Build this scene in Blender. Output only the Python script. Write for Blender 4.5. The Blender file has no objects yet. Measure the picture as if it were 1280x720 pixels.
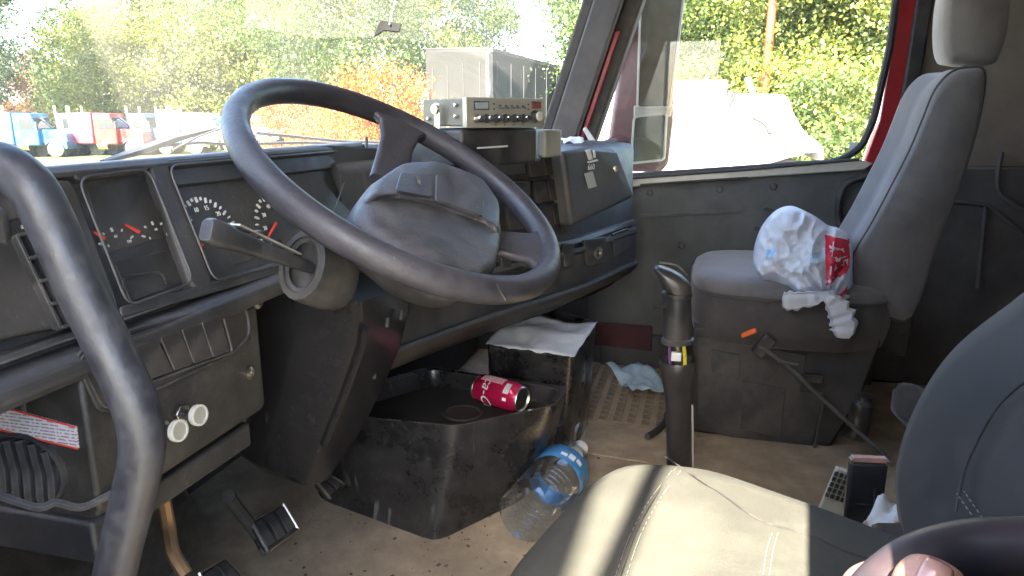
import bpy, bmesh, math, random
from mathutils import Vector, Matrix, noise
random.seed(7)
S = bpy.context.scene
COL = S.collection
R = math.radians
V = Vector

# ------------------------------------------------------------------ camera
CAM = V((-1.25, 0.0, 0.95))
PSI, TH, FP = R(14.6), R(13.6), 900.0
cF = V((math.cos(PSI)*math.cos(TH), math.sin(PSI)*math.cos(TH), -math.sin(TH)))
cR = V((math.sin(PSI), -math.cos(PSI), 0))
cU = cR.cross(cF)
cam = bpy.data.objects.new('camera', bpy.data.cameras.new('camera'))
COL.objects.link(cam)
cam.matrix_world = Matrix.Translation(CAM) @ Matrix((cR, cU, -cF)).transposed().to_4x4()
cam.data.sensor_width = 36
cam.data.lens = 36*FP/1280
cam.data.clip_start = 0.02
cam.data.clip_end = 3000
S.camera = cam

# ------------------------------------------------------------------ sky, sun, exposure
SUN_EL, SUN_AZ = R(42), R(173)          # azimuth measured from +X towards +Y
sd = V((math.cos(SUN_EL)*math.cos(SUN_AZ), math.cos(SUN_EL)*math.sin(SUN_AZ), math.sin(SUN_EL)))
W = bpy.data.worlds.new('World'); S.world = W; W.use_nodes = True
wn = W.node_tree
bg = wn.nodes['Background']
sky = wn.nodes.new('ShaderNodeTexSky'); sky.sky_type = 'NISHITA'; sky.sun_disc = False
sky.sun_elevation = SUN_EL
sky.sun_rotation = math.atan2(sd.x, sd.y) % (2*math.pi)
sky.air_density = 1.0; sky.dust_density = 2.0; sky.ozone_density = 1.0
wn.links.new(sky.outputs[0], bg.inputs[0]); bg.inputs[1].default_value = 0.15
sl = bpy.data.lights.new('sun', 'SUN'); sl.energy = 5.0; sl.angle = R(0.5); sl.color = (1.0, 0.91, 0.75)
so = bpy.data.objects.new('sun', sl); COL.objects.link(so)
so.rotation_euler = (-sd).to_track_quat('-Z', 'Y').to_euler(); so.location = (-30, 5, 30)
S.view_settings.view_transform = 'Standard'; S.view_settings.look = 'None'
S.view_settings.gamma = 1; S.view_settings.exposure = 3.75
S.cycles.use_denoising = True
S.cycles.max_bounces = 8; S.cycles.diffuse_bounces = 5; S.cycles.glossy_bounces = 4
S.cycles.transmission_bounces = 6; S.cycles.transparent_max_bounces = 24
S.cycles.sample_clamp_indirect = 6; S.cycles.caustics_reflective = False; S.cycles.caustics_refractive = False

# ------------------------------------------------------------------ helpers
def ray(px, py): return cF + cR*((px-640)/FP) + cU*((360-py)/FP)
def at(px, py, X=None, Y=None, Z=None, D=None, pl=None):
    """the point of the place seen at a photograph position, on the plane it lies in"""
    d = ray(px, py)
    if X is not None: t = (X-CAM.x)/d.x
    elif Y is not None: t = (Y-CAM.y)/d.y
    elif Z is not None: t = (Z-CAM.z)/d.z
    elif pl is not None: t = (pl[0]-CAM).dot(pl[1])/d.dot(pl[1])
    else: t = D/d.length
    return CAM + d*t
def bear(px, dist, z=0.0):
    d = ray(px, 143); d.z = 0; d.normalize()
    return V((CAM.x, CAM.y, 0)) + d*dist + V((0, 0, z))

WORLD = {}
def thing(name, label, cat, loc=(0, 0, 0), group=None):
    o = bpy.data.objects.new(name, None); COL.objects.link(o)
    o.empty_display_size = .05
    o.location = loc; o['label'] = label; o['category'] = cat
    if group: o['group'] = group
    WORLD[o.name] = V(loc)
    return o
def tag(o, label, cat, group=None):
    o['label'] = label; o['category'] = cat
    if group: o['group'] = group
    return o
def kind(o, k): o['kind'] = k; return o
def obj(name, bm, m, parent=None, bevel=0, seg=2, ang=35, label=None, sub=0, flat=False):
    me = bpy.data.meshes.new(name)
    bmesh.ops.recalc_face_normals(bm, faces=bm.faces)
    if bm.verts:
        lo = V((min(v.co.x for v in bm.verts), min(v.co.y for v in bm.verts), min(v.co.z for v in bm.verts)))
        hi = V((max(v.co.x for v in bm.verts), max(v.co.y for v in bm.verts), max(v.co.z for v in bm.verts)))
        c = (lo+hi)/2
        if parent is None: c.z = lo.z
    else: c = V()
    bmesh.ops.translate(bm, vec=-c, verts=bm.verts)
    bm.to_mesh(me); bm.free()
    if not flat:
        me.shade_smooth(); me.set_sharp_from_angle(angle=R(ang))
    o = bpy.data.objects.new(name, me); COL.objects.link(o)
    if isinstance(m, (list, tuple)):
        for x in m: me.materials.append(x)
    else: me.materials.append(m)
    if parent is not None:
        o.parent = parent; o.location = c - WORLD[parent.name]
    else: o.location = c
    WORLD[o.name] = c
    if bevel:
        b = o.modifiers.new('bevel', 'BEVEL'); b.width = bevel; b.segments = seg; b.limit_method = 'ANGLE'; b.angle_limit = R(30)
    if sub:
        s = o.modifiers.new('sub', 'SUBSURF'); s.levels = sub; s.render_levels = sub
    if label: o['label'] = label
    return o
def B(): return bmesh.new()
def box(bm, c, s, rot=None, mi=0):
    c = V(c); hs = V(s)/2; vs = []
    for x in (-1, 1):
        for y in (-1, 1):
            for z in (-1, 1):
                p = V((x*hs.x, y*hs.y, z*hs.z))
                if rot is not None: p = rot @ p
                vs.append(bm.verts.new(c+p))
    for f in ((0,1,3,2),(4,6,7,5),(0,4,5,1),(2,3,7,6),(0,2,6,4),(1,5,7,3)):
        bm.faces.new([vs[i] for i in f]).material_index = mi
    return bm
def prism(bm, pts, ext, mi=0):
    ext = V(ext)
    a = [bm.verts.new(V(p)) for p in pts]; b = [bm.verts.new(V(p)+ext) for p in pts]
    n = len(a)
    bm.faces.new(a).material_index = mi; bm.faces.new(b[::-1]).material_index = mi
    for i in range(n): bm.faces.new((a[i], a[(i+1) % n], b[(i+1) % n], b[i])).material_index = mi
    return bm
def loft(bm, rings, caps=True, closed=False):
    vr = [[bm.verts.new(V(p)) for p in r] for r in rings]
    n = len(vr[0]); m = len(vr)
    for j in range(m if closed else m-1):
        a, b = vr[j], vr[(j+1) % m]
        for i in range(n): bm.faces.new((a[i], a[(i+1) % n], b[(i+1) % n], b[i]))
    if caps and not closed:
        bm.faces.new(vr[0][::-1]); bm.faces.new(vr[-1])
    return bm
def spline(pts, n=8, closed=False):
    P = [V(p) for p in pts]; out = []; m = len(P)
    for i in range(m if closed else m-1):
        if closed: p0, p1, p2, p3 = P[i-1], P[i], P[(i+1) % m], P[(i+2) % m]
        else: p0, p1, p2, p3 = P[max(i-1, 0)], P[i], P[i+1], P[min(i+2, m-1)]
        for k in range(n):
            t = k/n
            out.append(0.5*((2*p1)+(p2-p0)*t+(2*p0-5*p1+4*p2-p3)*t*t+(3*p1-p0-3*p2+p3)*t**3))
    if not closed: out.append(P[-1].copy())
    return out
def tube(bm, pts, r, seg=10, closed=False, flatz=1.0):
    P = [V(p) for p in pts]; m = len(P); rings = []
    up = None
    for i in range(m):
        if closed: t = P[(i+1) % m]-P[i-1]
        else: t = P[min(i+1, m-1)]-P[max(i-1, 0)]
        t.normalize()
        if up is None:
            up = V((0, 0, 1)) if abs(t.z) < .9 else V((1, 0, 0))
        a = (up - t*up.dot(t)).normalized(); b = t.cross(a); up = a
        rr = r[i] if isinstance(r, (list, tuple)) else r
        rings.append([P[i]+a*(rr*flatz*math.cos(2*math.pi*k/seg))+b*(rr*math.sin(2*math.pi*k/seg)) for k in range(seg)])
    return loft(bm, rings, True, closed)
def lathe(bm, prof, o, ax=(0, 0, 1), seg=20, caps=True):
    o = V(o); ax = V(ax).normalized()
    u = ax.orthogonal().normalized(); v = ax.cross(u)
    return loft(bm, [[o+ax*h+(u*math.cos(2*math.pi*k/seg)+v*math.sin(2*math.pi*k/seg))*r for k in range(seg)] for r, h in prof], caps)
def grid(bm, f, nu, nv, mi=0):
    vs = [[bm.verts.new(V(f(i/nu, j/nv))) for j in range(nv+1)] for i in range(nu+1)]
    for i in range(nu):
        for j in range(nv): bm.faces.new((vs[i][j], vs[i+1][j], vs[i+1][j+1], vs[i][j+1])).material_index = mi
    return bm
def rr2(w, h, r, n=4):
    out = []
    for cx, cy, a0 in ((w/2-r, h/2-r, 0), (-w/2+r, h/2-r, 90), (-w/2+r, -h/2+r, 180), (w/2-r, -h/2+r, 270)):
        for k in range(n+1):
            a = R(a0+90*k/n); out.append((cx+r*math.cos(a), cy+r*math.sin(a)))
    return out
def rpoly(pts, r, n=4):
    """round the corners of a polygon of points"""
    P = [V(p) for p in pts]; m = len(P); out = []
    for i in range(m):
        p = P[i]; a = P[i-1]-p; b = P[(i+1) % m]-p
        d = min(r, a.length*.45, b.length*.45)
        A = p+a.normalized()*d; C = p+b.normalized()*d
        for k in range(n+1):
            t = k/n; out.append(A*(1-t)**2+p*2*t*(1-t)+C*t*t)
    return out
def panel(name, pix, pl, out, m, parent, inn=0.004, rnd=0.004, bevel=0.0015, label=None):
    """a plate on plane pl whose corners are given by where they show; it stands 'out' proud"""
    n = pl[1]
    pts = [at(x, y, pl=(pl[0]+n*out, n)) for x, y in pix]
    if rnd: pts = rpoly(pts, rnd)
    return obj(name, prism(B(), pts, -n*(out+inn)), m, parent, bevel, label=label)
def frame_strip(name, pix, pl, out, m, parent, r=.0025, rnd=.01):
    pts = rpoly([at(x, y, pl=(pl[0]+pl[1]*out, pl[1])) for x, y in pix], rnd)
    return obj(name, tube(B(), pts, r, 6, True), m, parent)
FONT = None
def text(name, s, size, M, m, parent, depth=.0004):
    cu = bpy.data.curves.new(name, 'FONT'); cu.body = s; cu.size = size; cu.align_x = 'CENTER'; cu.align_y = 'CENTER'; cu.extrude = depth
    cu.resolution_u = 2
    t = bpy.data.objects.new('tmp', cu); COL.objects.link(t)
    dg = bpy.context.evaluated_depsgraph_get()
    me = bpy.data.meshes.new_from_object(t.evaluated_get(dg))
    bpy.data.objects.remove(t)
    bm = B(); bm.from_mesh(me); bpy.data.meshes.remove(me)
    bmesh.ops.transform(bm, matrix=M, verts=bm.verts)
    return obj(name, bm, m, parent, flat=True)
def basis(o, x, n):
    """matrix: local x along x, local z along n"""
    n = V(n).normalized(); x = V(x); x = (x-n*x.dot(n)).normalized(); y = n.cross(x)
    return Matrix.Translation(V(o)) @ Matrix((x, y, n)).transposed().to_4x4()
def copy_tree(o, parent=None):
    c = o.copy(); COL.objects.link(c); WORLD[c.name] = WORLD[o.name].copy()
    if parent: c.parent = parent
    for ch in o.children: copy_tree(ch, c)
    return c

# ------------------------------------------------------------------ materials
def mat(name, col, rough=.5, metal=0, spec=.5, var=.25, vs=12, dust=0, dcol=(.30, .25, .19), ds=6, bump=0, bs=200, coat=0, sheen=0, dtop=False, scratch=0, speck=0, wear=0):
    m = bpy.data.materials.new(name); m.use_nodes = True
    t = m.node_tree; N = t.nodes; L = t.links; p = N['Principled BSDF']
    p.inputs['Roughness'].default_value = rough; p.inputs['Metallic'].default_value = metal
    p.inputs['Specular IOR Level'].default_value = spec
    if coat: p.inputs['Coat Weight'].default_value = coat; p.inputs['Coat Roughness'].default_value = .08
    if sheen: p.inputs['Sheen Weight'].default_value = sheen; p.inputs['Sheen Roughness'].default_value = .5
    tc = N.new('ShaderNodeTexCoord'); geo = N.new('ShaderNodeNewGeometry')
    def nz(scale, det=5, ro=.6):
        n = N.new('ShaderNodeTexNoise'); n.inputs['Scale'].default_value = scale; n.inputs['Detail'].default_value = det; n.inputs['Roughness'].default_value = ro
        L.new(geo.outputs['Position'] if False else tc.outputs['Object'], n.inputs['Vector']); return n
    def ramp(src, a, b, ca=(0, 0, 0, 1), cb=(1, 1, 1, 1)):
        r = N.new('ShaderNodeValToRGB'); r.color_ramp.elements[0].position = a; r.color_ramp.elements[1].position = b
        r.color_ramp.elements[0].color = ca; r.color_ramp.elements[1].color = cb
        L.new(src, r.inputs[0]); return r
    c0 = tuple(max(0, c*(1-var)) for c in col)+(1,); c1 = tuple(c*(1+var) for c in col)+(1,)
    cur = ramp(nz(vs).outputs['Fac'], .3, .7, c0, c1).outputs[0]
    if dust:
        mx = N.new('ShaderNodeMix'); mx.data_type = 'RGBA'
        f = ramp(nz(ds, 8, .68).outputs['Fac'], .42, .75).outputs[0]
        mu = N.new('ShaderNodeMath'); mu.operation = 'MULTIPLY'; mu.inputs[1].default_value = dust
        L.new(f, mu.inputs[0])
        L.new(mu.outputs[0], mx.inputs['Factor']); L.new(cur, mx.inputs['A']); mx.inputs['B'].default_value = dcol+(1,)
        cur = mx.outputs['Result']
        rm = N.new('ShaderNodeMapRange'); rm.inputs['To Min'].default_value = rough; rm.inputs['To Max'].default_value = min(1, rough+.35)
        L.new(f, rm.inputs['Value']); L.new(rm.outputs[0], p.inputs['Roughness'])
    if scratch:
        n = nz(1, 3); n.inputs['Scale'].default_value = 1
        mp = N.new('ShaderNodeMapping'); mp.inputs['Scale'].default_value = (60, 40, 5); L.new(tc.outputs['Object'], mp.inputs[0]); L.new(mp.outputs[0], n.inputs['Vector'])
        f2 = ramp(n.outputs['Fac'], .62, .72).outputs[0]
        f3 = ramp(nz(5, 3).outputs['Fac'], .5, .7).outputs[0]
        m3 = N.new('ShaderNodeMath'); m3.operation = 'MULTIPLY'; L.new(f2, m3.inputs[0]); L.new(f3, m3.inputs[1])
        m4 = N.new('ShaderNodeMath'); m4.operation = 'MULTIPLY'; L.new(m3.outputs[0], m4.inputs[0]); m4.inputs[1].default_value = scratch
        mx = N.new('ShaderNodeMix'); mx.data_type = 'RGBA'
        L.new(m4.outputs[0], mx.inputs['Factor']); L.new(cur, mx.inputs['A']); mx.inputs['B'].default_value = (.28, .27, .25, 1)
        cur = mx.outputs['Result']
    if speck:
        f5 = ramp(nz(230, 2, .5).outputs['Fac'], .66, .73).outputs[0]; f6 = ramp(nz(9, 3).outputs['Fac'], .45, .7).outputs[0]
        m5 = N.new('ShaderNodeMath'); m5.operation = 'MULTIPLY'; L.new(f5, m5.inputs[0]); L.new(f6, m5.inputs[1])
        f7 = ramp(nz(38, 8, .75).outputs['Fac'], .50, .80).outputs[0]
        m7 = N.new('ShaderNodeMath'); m7.operation = 'MULTIPLY_ADD'; L.new(f7, m7.inputs[0]); m7.inputs[1].default_value = .30; L.new(m5.outputs[0], m7.inputs[2])
        m6 = N.new('ShaderNodeMath'); m6.operation = 'MULTIPLY'; m6.inputs[1].default_value = speck; m6.use_clamp = True; L.new(m7.outputs[0], m6.inputs[0])
        mx = N.new('ShaderNodeMix'); mx.data_type = 'RGBA'
        L.new(m6.outputs[0], mx.inputs['Factor']); L.new(cur, mx.inputs['A']); mx.inputs['B'].default_value = (.17, .16, .145, 1); cur = mx.outputs['Result']
    if wear:
        bv = N.new('ShaderNodeBevel'); bv.samples = 4; bv.inputs['Radius'].default_value = .004
        dt = N.new('ShaderNodeVectorMath'); dt.operation = 'DOT_PRODUCT'; L.new(bv.outputs[0], dt.inputs[0]); L.new(geo.outputs['Normal'], dt.inputs[1])
        f8 = ramp(dt.outputs['Value'], .80, .97, (1, 1, 1, 1), (0, 0, 0, 1)).outputs[0]; f9 = ramp(nz(26, 5, .7).outputs['Fac'], .35, .65).outputs[0]
        m8 = N.new('ShaderNodeMath'); m8.operation = 'MULTIPLY'; L.new(f8, m8.inputs[0]); L.new(f9, m8.inputs[1])
        m9 = N.new('ShaderNodeMath'); m9.operation = 'MULTIPLY'; m9.inputs[1].default_value = wear; L.new(m8.outputs[0], m9.inputs[0])
        mx = N.new('ShaderNodeMix'); mx.data_type = 'RGBA'
        L.new(m9.outputs[0], mx.inputs['Factor']); L.new(cur, mx.inputs['A']); mx.inputs['B'].default_value = (.20, .20, .20, 1); cur = mx.outputs['Result']
    L.new(cur, p.inputs['Base Color'])
    if bump:
        b = N.new('ShaderNodeBump'); b.inputs['Strength'].default_value = bump; b.inputs['Distance'].default_value = .002
        L.new(nz(bs, 3).outputs['Fac'], b.inputs['Height']); L.new(b.outputs[0], p.inputs['Normal'])
    return m
def glass(name, tint=(1, 1, 1), dusty=.03, refl=1.0):  # dusty: pale scatter share; on the windscreen it imitates glare
    m = bpy.data.materials.new(name); m.use_nodes = True
    t = m.node_tree; N = t.nodes; L = t.links; N.remove(N['Principled BSDF'])
    tr = N.new('ShaderNodeBsdfTransparent'); tr.inputs[0].default_value = tint+(1,)
    gl = N.new('ShaderNodeBsdfGlossy'); gl.inputs['Roughness'].default_value = .01
    fr = N.new('ShaderNodeFresnel'); bf = N.new('ShaderNodeNewGeometry'); ior = N.new('ShaderNodeMapRange'); ior.inputs['To Min'].default_value = 1.45; ior.inputs['To Max'].default_value = 1/1.45
    L.new(bf.outputs['Backfacing'], ior.inputs['Value']); L.new(ior.outputs[0], fr.inputs[0])
    m1 = N.new('ShaderNodeMixShader'); mu = N.new('ShaderNodeMath'); mu.operation = 'MULTIPLY'; mu.inputs[1].default_value = refl
    L.new(fr.outputs[0], mu.inputs[0]); L.new(mu.outputs[0], m1.inputs[0]); L.new(tr.outputs[0], m1.inputs[1]); L.new(gl.outputs[0], m1.inputs[2])
    df = N.new('ShaderNodeBsdfDiffuse'); df.inputs[0].default_value = (.6, .57, .5, 1)
    tl = N.new('ShaderNodeBsdfTranslucent'); tl.inputs[0].default_value = (.6, .57, .5, 1)
    ad = N.new('ShaderNodeMixShader'); L.new(df.outputs[0], ad.inputs[1]); L.new(tl.outputs[0], ad.inputs[2])
    m2 = N.new('ShaderNodeMixShader')
    nz = N.new('ShaderNodeTexNoise'); nz.inputs['Scale'].default_value = 5; nz.inputs['Detail'].default_value = 6
    tc = N.new('ShaderNodeTexCoord'); L.new(tc.outputs['Object'], nz.inputs['Vector'])
    mr = N.new('ShaderNodeMapRange'); mr.inputs['From Min'].default_value = .3; mr.inputs['From Max'].default_value = .75
    mr.inputs['To Min'].default_value = dusty*.5; mr.inputs['To Max'].default_value = dusty*1.5
    L.new(nz.outputs['Fac'], mr.inputs['Value'])
    L.new(mr.outputs[0], m2.inputs[0]); L.new(m1.outputs[0], m2.inputs[1]); L.new(ad.outputs[0], m2.inputs[2])
    L.new(m2.outputs[0], N['Material Output'].inputs[0])
    return m
def leafmat(name, c1, c2, c3):
    m = bpy.data.materials.new(name); m.use_nodes = True
    t = m.node_tree; N = t.nodes; L = t.links; p = N['Principled BSDF']
    g = N.new('ShaderNodeNewGeometry'); r = N.new('ShaderNodeValToRGB')
    e = r.color_ramp.elements; e[0].color = c1+(1,); e[1].color = c3+(1,); k = e.new(.5); k.color = c2+(1,)
    L.new(g.outputs['Random Per Island'], r.inputs[0])
    L.new(r.outputs[0], p.inputs['Base Color']); p.inputs['Roughness'].default_value = .55
    tl = N.new('ShaderNodeBsdfTranslucent'); L.new(r.outputs[0], tl.inputs[0])
    mx = N.new('ShaderNodeMixShader'); mx.inputs[0].default_value = .45
    L.new(p.outputs[0], mx.inputs[1]); L.new(tl.outputs[0], mx.inputs[2]); L.new(mx.outputs[0], N['Material Output'].inputs[0])
    return m

dustc = (.26, .22, .17)
M_dash = mat('dash_plastic', (.028, .028, .030), .42, dust=.17, ds=7, bump=.25, bs=450, var=.25, scratch=.18, speck=.7, wear=.7)
M_edge = mat('worn_edge', (.040, .040, .043), .4, dust=.4, ds=20)
M_dash2 = mat('dash_plastic_lower', (.026, .024, .021), .5, dust=.17, ds=5, bump=.3, bs=350, var=.2, speck=.7, wear=.6)
M_face = mat('gauge_face', (.016, .016, .015), .55, dust=.2, ds=8, var=.2, speck=.6)
M_blk = mat('black_plastic', (.022, .022, .024), .4, dust=.2, ds=14, bump=.15, bs=500, speck=.5, wear=.6)
M_gloss = mat('smooth_black_plastic', (.028, .026, .026), .28, dust=.25, ds=4, var=.2, speck=.4)
M_rub = mat('black_rubber', (.018, .018, .02), .6, dust=.25, ds=10, speck=.4)
M_wheel = mat('wheel_vinyl', (.024, .023, .029), .38, dust=.14, ds=16, dcol=(.2, .17, .19), bump=.3, bs=160, var=.2, speck=.35)
M_pad = mat('pad_vinyl', (.026, .025, .028), .42, dust=.3, ds=20, dcol=(.24, .22, .22), bump=.35, bs=300, speck=.9)
M_hand = mat('handle_coating', (.012, .013, .017), .42, dust=.2, ds=45, dcol=(.08, .08, .09), bump=.2, bs=120, scratch=.25, speck=.3)
M_tray = mat('scuffed_tray', (.013, .013, .014), .24, dust=.16, ds=6, dcol=(.17, .15, .13), scratch=.8, bump=.1, bs=80, speck=.8, wear=.9)
M_floor = mat('dusty_floor', (.38, .30, .21), .9, dust=.6, ds=5, dcol=(.15, .13, .105), var=.35, vs=9, bump=.6, bs=90, speck=.5)
M_pad_tread = mat('tread_rubber', (.20, .155, .10), .85, dust=.6, ds=14, dcol=(.36, .28, .18), var=.3)
M_grey = mat('grey_trim', (.072, .074, .071), .65, dust=.08, ds=5, bump=.25, bs=380, speck=.12)
M_dkgrey = mat('dark_trim', (.042, .041, .042), .7, dust=.2, ds=5, bump=.2, bs=300)
M_tan = mat('tan_headliner', (.23, .19, .155), .9, bump=.2, bs=300, var=.12)
M_sidep = mat('side_panel_plastic', (.10, .092, .090), .6, dust=.15, ds=5, bump=.2, bs=300)
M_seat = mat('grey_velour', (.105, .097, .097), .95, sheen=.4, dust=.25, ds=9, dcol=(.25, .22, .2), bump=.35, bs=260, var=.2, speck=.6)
M_seatd = mat('dark_shaded_velour', (.052, .047, .048), .95, sheen=.25, dust=.2, ds=9, dcol=(.16, .14, .13), bump=.3, bs=260, var=.2, speck=.5)  # darker velour; on the cushion side it carries painted shade
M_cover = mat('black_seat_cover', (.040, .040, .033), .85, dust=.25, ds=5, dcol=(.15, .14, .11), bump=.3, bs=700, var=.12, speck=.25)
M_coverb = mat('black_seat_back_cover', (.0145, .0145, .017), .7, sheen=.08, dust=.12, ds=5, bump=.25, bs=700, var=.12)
M_stitch = mat('pale_stitching', (.22, .21, .18), .8)
M_red = mat('red_paint', (.42, .022, .03), .3, coat=.4, var=.1)
M_maroon = mat('maroon_paint', (.14, .045, .05), .4, dust=.3, ds=9, dcol=(.35, .3, .28), coat=.2)
M_chrome = mat('chrome', (.75, .75, .73), .12, 1, var=.1)
M_steel = mat('brushed_steel', (.45, .42, .36), .33, 1, var=.2, vs=40)
M_silver = mat('silver_faceplate', (.50, .48, .41), .38, .55, var=.1, dust=.2, ds=20)
M_white = mat('white_paint', (.78, .78, .75), .35, var=.05)
M_paper = mat('white_paper', (.62, .63, .64), .9, var=.12, vs=30, bump=.3, bs=40)
M_offw = mat('off_white_plastic', (.50, .49, .43), .5, var=.1)
M_needle = mat('red_needle', (.75, .06, .03), .5, var=.05)
M_mark = mat('white_print', (.62, .62, .60), .6, var=.1)
M_print = mat('faded_print', (.16, .15, .15), .6)
M_orange = mat('orange_plastic', (.75, .14, .03), .5)
M_glass = glass('veiled_windscreen_glass', (.95, .97, .96), .105)  # pale dust share raised to stand in for a glare veil
M_glass2 = glass('door_glass', (.94, .96, .95), .03)
M_lens = glass('gauge_lens', (.93, .93, .93), .012, .3)
M_mirror = mat('mirror_glass', (.82, .84, .86), .02, 1, var=.02)
M_tyre = mat('tyre_rubber', (.05, .048, .045), .85, dust=.5, ds=3, dcol=(.3, .26, .2))
M_rim = mat('painted_rim', (.45, .42, .36), .5, var=.2)

# ------------------------------------------------------------------ ground outside
GZ = -1.2
def gmat():
    m = mat('dry_grass_ground', (.10, .13, .022), .95, var=.35, vs=.6, dust=.5, ds=.15, dcol=(.16, .16, .04), bump=1, bs=8)
    return m
b = B(); grid(b, lambda u, v: (-600+1200*u, -600+1200*v, GZ), 4, 4)
kind(obj('ground', b, gmat()), 'structure')
b = B(); grid(b, lambda u, v: (-24+48*u, -20+46*v, GZ+.004), 8, 8)
kind(obj('gravel_yard', b, mat('pale_gravel', (.38, .355, .30), .95, var=.3, vs=1.5, dust=.4, ds=30, dcol=(.24, .22, .18), bump=1, bs=40)), 'structure')

# ------------------------------------------------------------------ the cab shell
FZ = 0.10
b = B(); box(b, (.05, -.15, FZ-.04), (2.3, 2.5, .08))
kind(obj('floor', b, M_floor), 'structure')
cab = thing('truck_cab', 'red truck cab shell around the seats, black and tan inside, with a wide windscreen under a painted glare veil', 'truck cab', (0, 0, FZ))
b = B(); box(b, (.05, -.33, 1.76), (2.34, 2.1, .05)); obj('roof', b, mat('headliner', (.50, .45, .38), .9), cab)
b = B(); box(b, (.05, -1.38, .9), (2.3, .05, 1.66)); obj('rear_wall', b, M_sidep, cab)
b = B(); box(b, (.05, 1.12, .45), (2.3, .05, .72)); obj('firewall', b, M_dkgrey, cab)
# passenger-side wall behind the door: tan vinyl above, dark moulded panel below
WX = 1.20
b = B(); prism(b, [(WX, -.53, .80), (WX, -1.36, .80), (WX, -1.36, 1.74), (WX, -.53, 1.74)], (.03, 0, 0)); obj('upper_side_panel', b, M_tan, cab)
b = B(); prism(b, [(WX-.015, -.53, .1), (WX-.015, -1.36, .1), (WX-.015, -1.36, .80), (WX-.015, -.53, .80)], (.045, 0, 0)); obj('lower_side_panel', b, M_sidep, cab, .01)
for pts in ([(1172, 250), (1232, 257), (1258, 275), (1280, 292)], [(1232, 257), (1228, 300), (1222, 360)], [(1252, 190), (1248, 238), (1280, 262)]):
    b = B(); tube(b, spline([at(x, y, X=WX-.018) for x, y in pts], 6), .007, 8); obj('panel_ridge', b, M_sidep, cab)
# door frame, passenger side
def yz(pix, X): return [at(x, y, X=X) for x, y in pix]
b = B(); prism(b, yz([(1156, -60), (1178, -60), (1146, 130), (1122, 205), (1095, 290), (1086, 264), (1101, 213), (1126, 130)], 1.172), (.05, 0, 0)); obj('door_seal', b, M_rub, cab, .006)
b = B(); prism(b, yz([(1134, -60), (1160, -60), (1128, 130), (1103, 214), (1088, 262), (1076, 216), (1100, 150)], 1.188), (.05, 0, 0)); obj('red_door_jamb', b, M_red, cab, .004)
# front pillar, passenger side
def pil(z, y0): return y0-.322*(z-.93)
def pillar(name, y0, y1, x0, x1, m, z0=.86, z1=1.76, bev=.008):
    b = B(); prism(b, [(x0, pil(z0, y0), z0), (x0, pil(z0, y1), z0), (x0, pil(z1, y1), z1), (x0, pil(z1, y0), z1)], (x1-x0, 0, 0)); return obj(name, b, m, cab, bev)
pillar('windscreen_seal', .500, .462, 1.085, 1.13, M_rub)
pillar('pillar_trim', .466, .375, 1.075, 1.19, mat('pillar_plastic', (.06, .057, .057), .55, bump=.2, bs=300, dust=.15))
pillar('pillar_gasket', .377, .318, 1.12, 1.2, M_rub)
pillar('red_pillar_edge', .372, .355, 1.112, 1.19, M_red, .86, 1.20, .003)
# driver's side pillars and door opening, sill
for y0, y1 in ((.50, .40),):
    b = B(); prism(b, [(-1.12, pil(.5, .62), .1), (-1.12, pil(.5, .50), .1), (-1.12, pil(.93, y1), .93), (-1.12, pil(1.76, y1), 1.76), (-1.12, pil(1.76, y0), 1.76), (-1.12, pil(.93, y0), .93)], (.06, 0, 0)); obj('driver_pillar', b, M_red, cab, .008)
b = B(); box(b, (-1.118, -.713, .92), (.044, 1.29, 1.66)); obj('driver_side_shade_wall', b, M_sidep, cab, .006)  # front edge carried forward, out of view, to shade backrest and hand
b = B(); box(b, (-1.11, .09, 1.56), (.06, 1.28, .36)); obj('door_header', b, M_sidep, cab, .01)  # header deepened out of view to keep sun off wheel and floor
b = B(); box(b, (1.2, .0, 1.66), (.06, 1.2, .16)); obj('door_header', b, M_red, cab, .01)
b = B(); box(b, (-1.1, .05, .06), (.08, 1.1, .1)); obj('door_sill', b, M_steel, cab, .008)
for x in (-1.10, 1.19):
    b = B(); prism(b, [(x, .28, .1), (x, 1.12, .1), (x, 1.12, .88), (x, .28, .72)], (.04, 0, 0)); obj('kick_panel', b, M_dkgrey, cab)
b = B(); box(b, (.05, 1.0, .80), (2.3, .30, .03)); obj('cowl', b, M_dkgrey, cab)
# windscreen, bowed forward
def wsy(x): return .485+.40*(1-((x-.05)/1.1)**2)
def wsf(u, v):
    x = -1.02+2.14*u; z = .84+.90*v
    return (x, wsy(x)-.322*(z-.93)+.012, z)
b = B(); grid(b, wsf, 24, 6); obj('windscreen', b, M_glass, cab)
b = B(); tube(b, [wsf(i/24, .02) for i in range(25)], .014, 6); obj('windscreen_seal', b, M_rub, cab)
b = B()
loft(b, [[V((x, wsy(x)-.34, 1.67)), V((x, wsy(x)-.22, 1.67)), V((x, wsy(x)-.25, 1.78)), V((x, wsy(x)-.40, 1.78))] for x in [-1.05+2.18*i/12 for i in range(13)]])
obj('windscreen_header', b, M_dkgrey, cab)
# thin pale line on the glass, and hanging tag
b = B(); cr = [(578, -12), (598, 18), (609, 50), (613, 90), (612, 118)]
def onws(px, py, off=0):
    d = ray(px, py)
    lo, hi = .3, 4.0
    for _ in range(50):
        t = (lo+hi)/2; p = CAM+d*t
        if p.y > wsy(p.x)-.322*(p.z-.93)+.012+off: hi = t
        else: lo = t
    return CAM+d*lo
tube(b, spline([onws(x, y, -.003) for x, y in cr], 5), .0011, 5); obj('windscreen_line', b, M_mark, cab)

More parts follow.
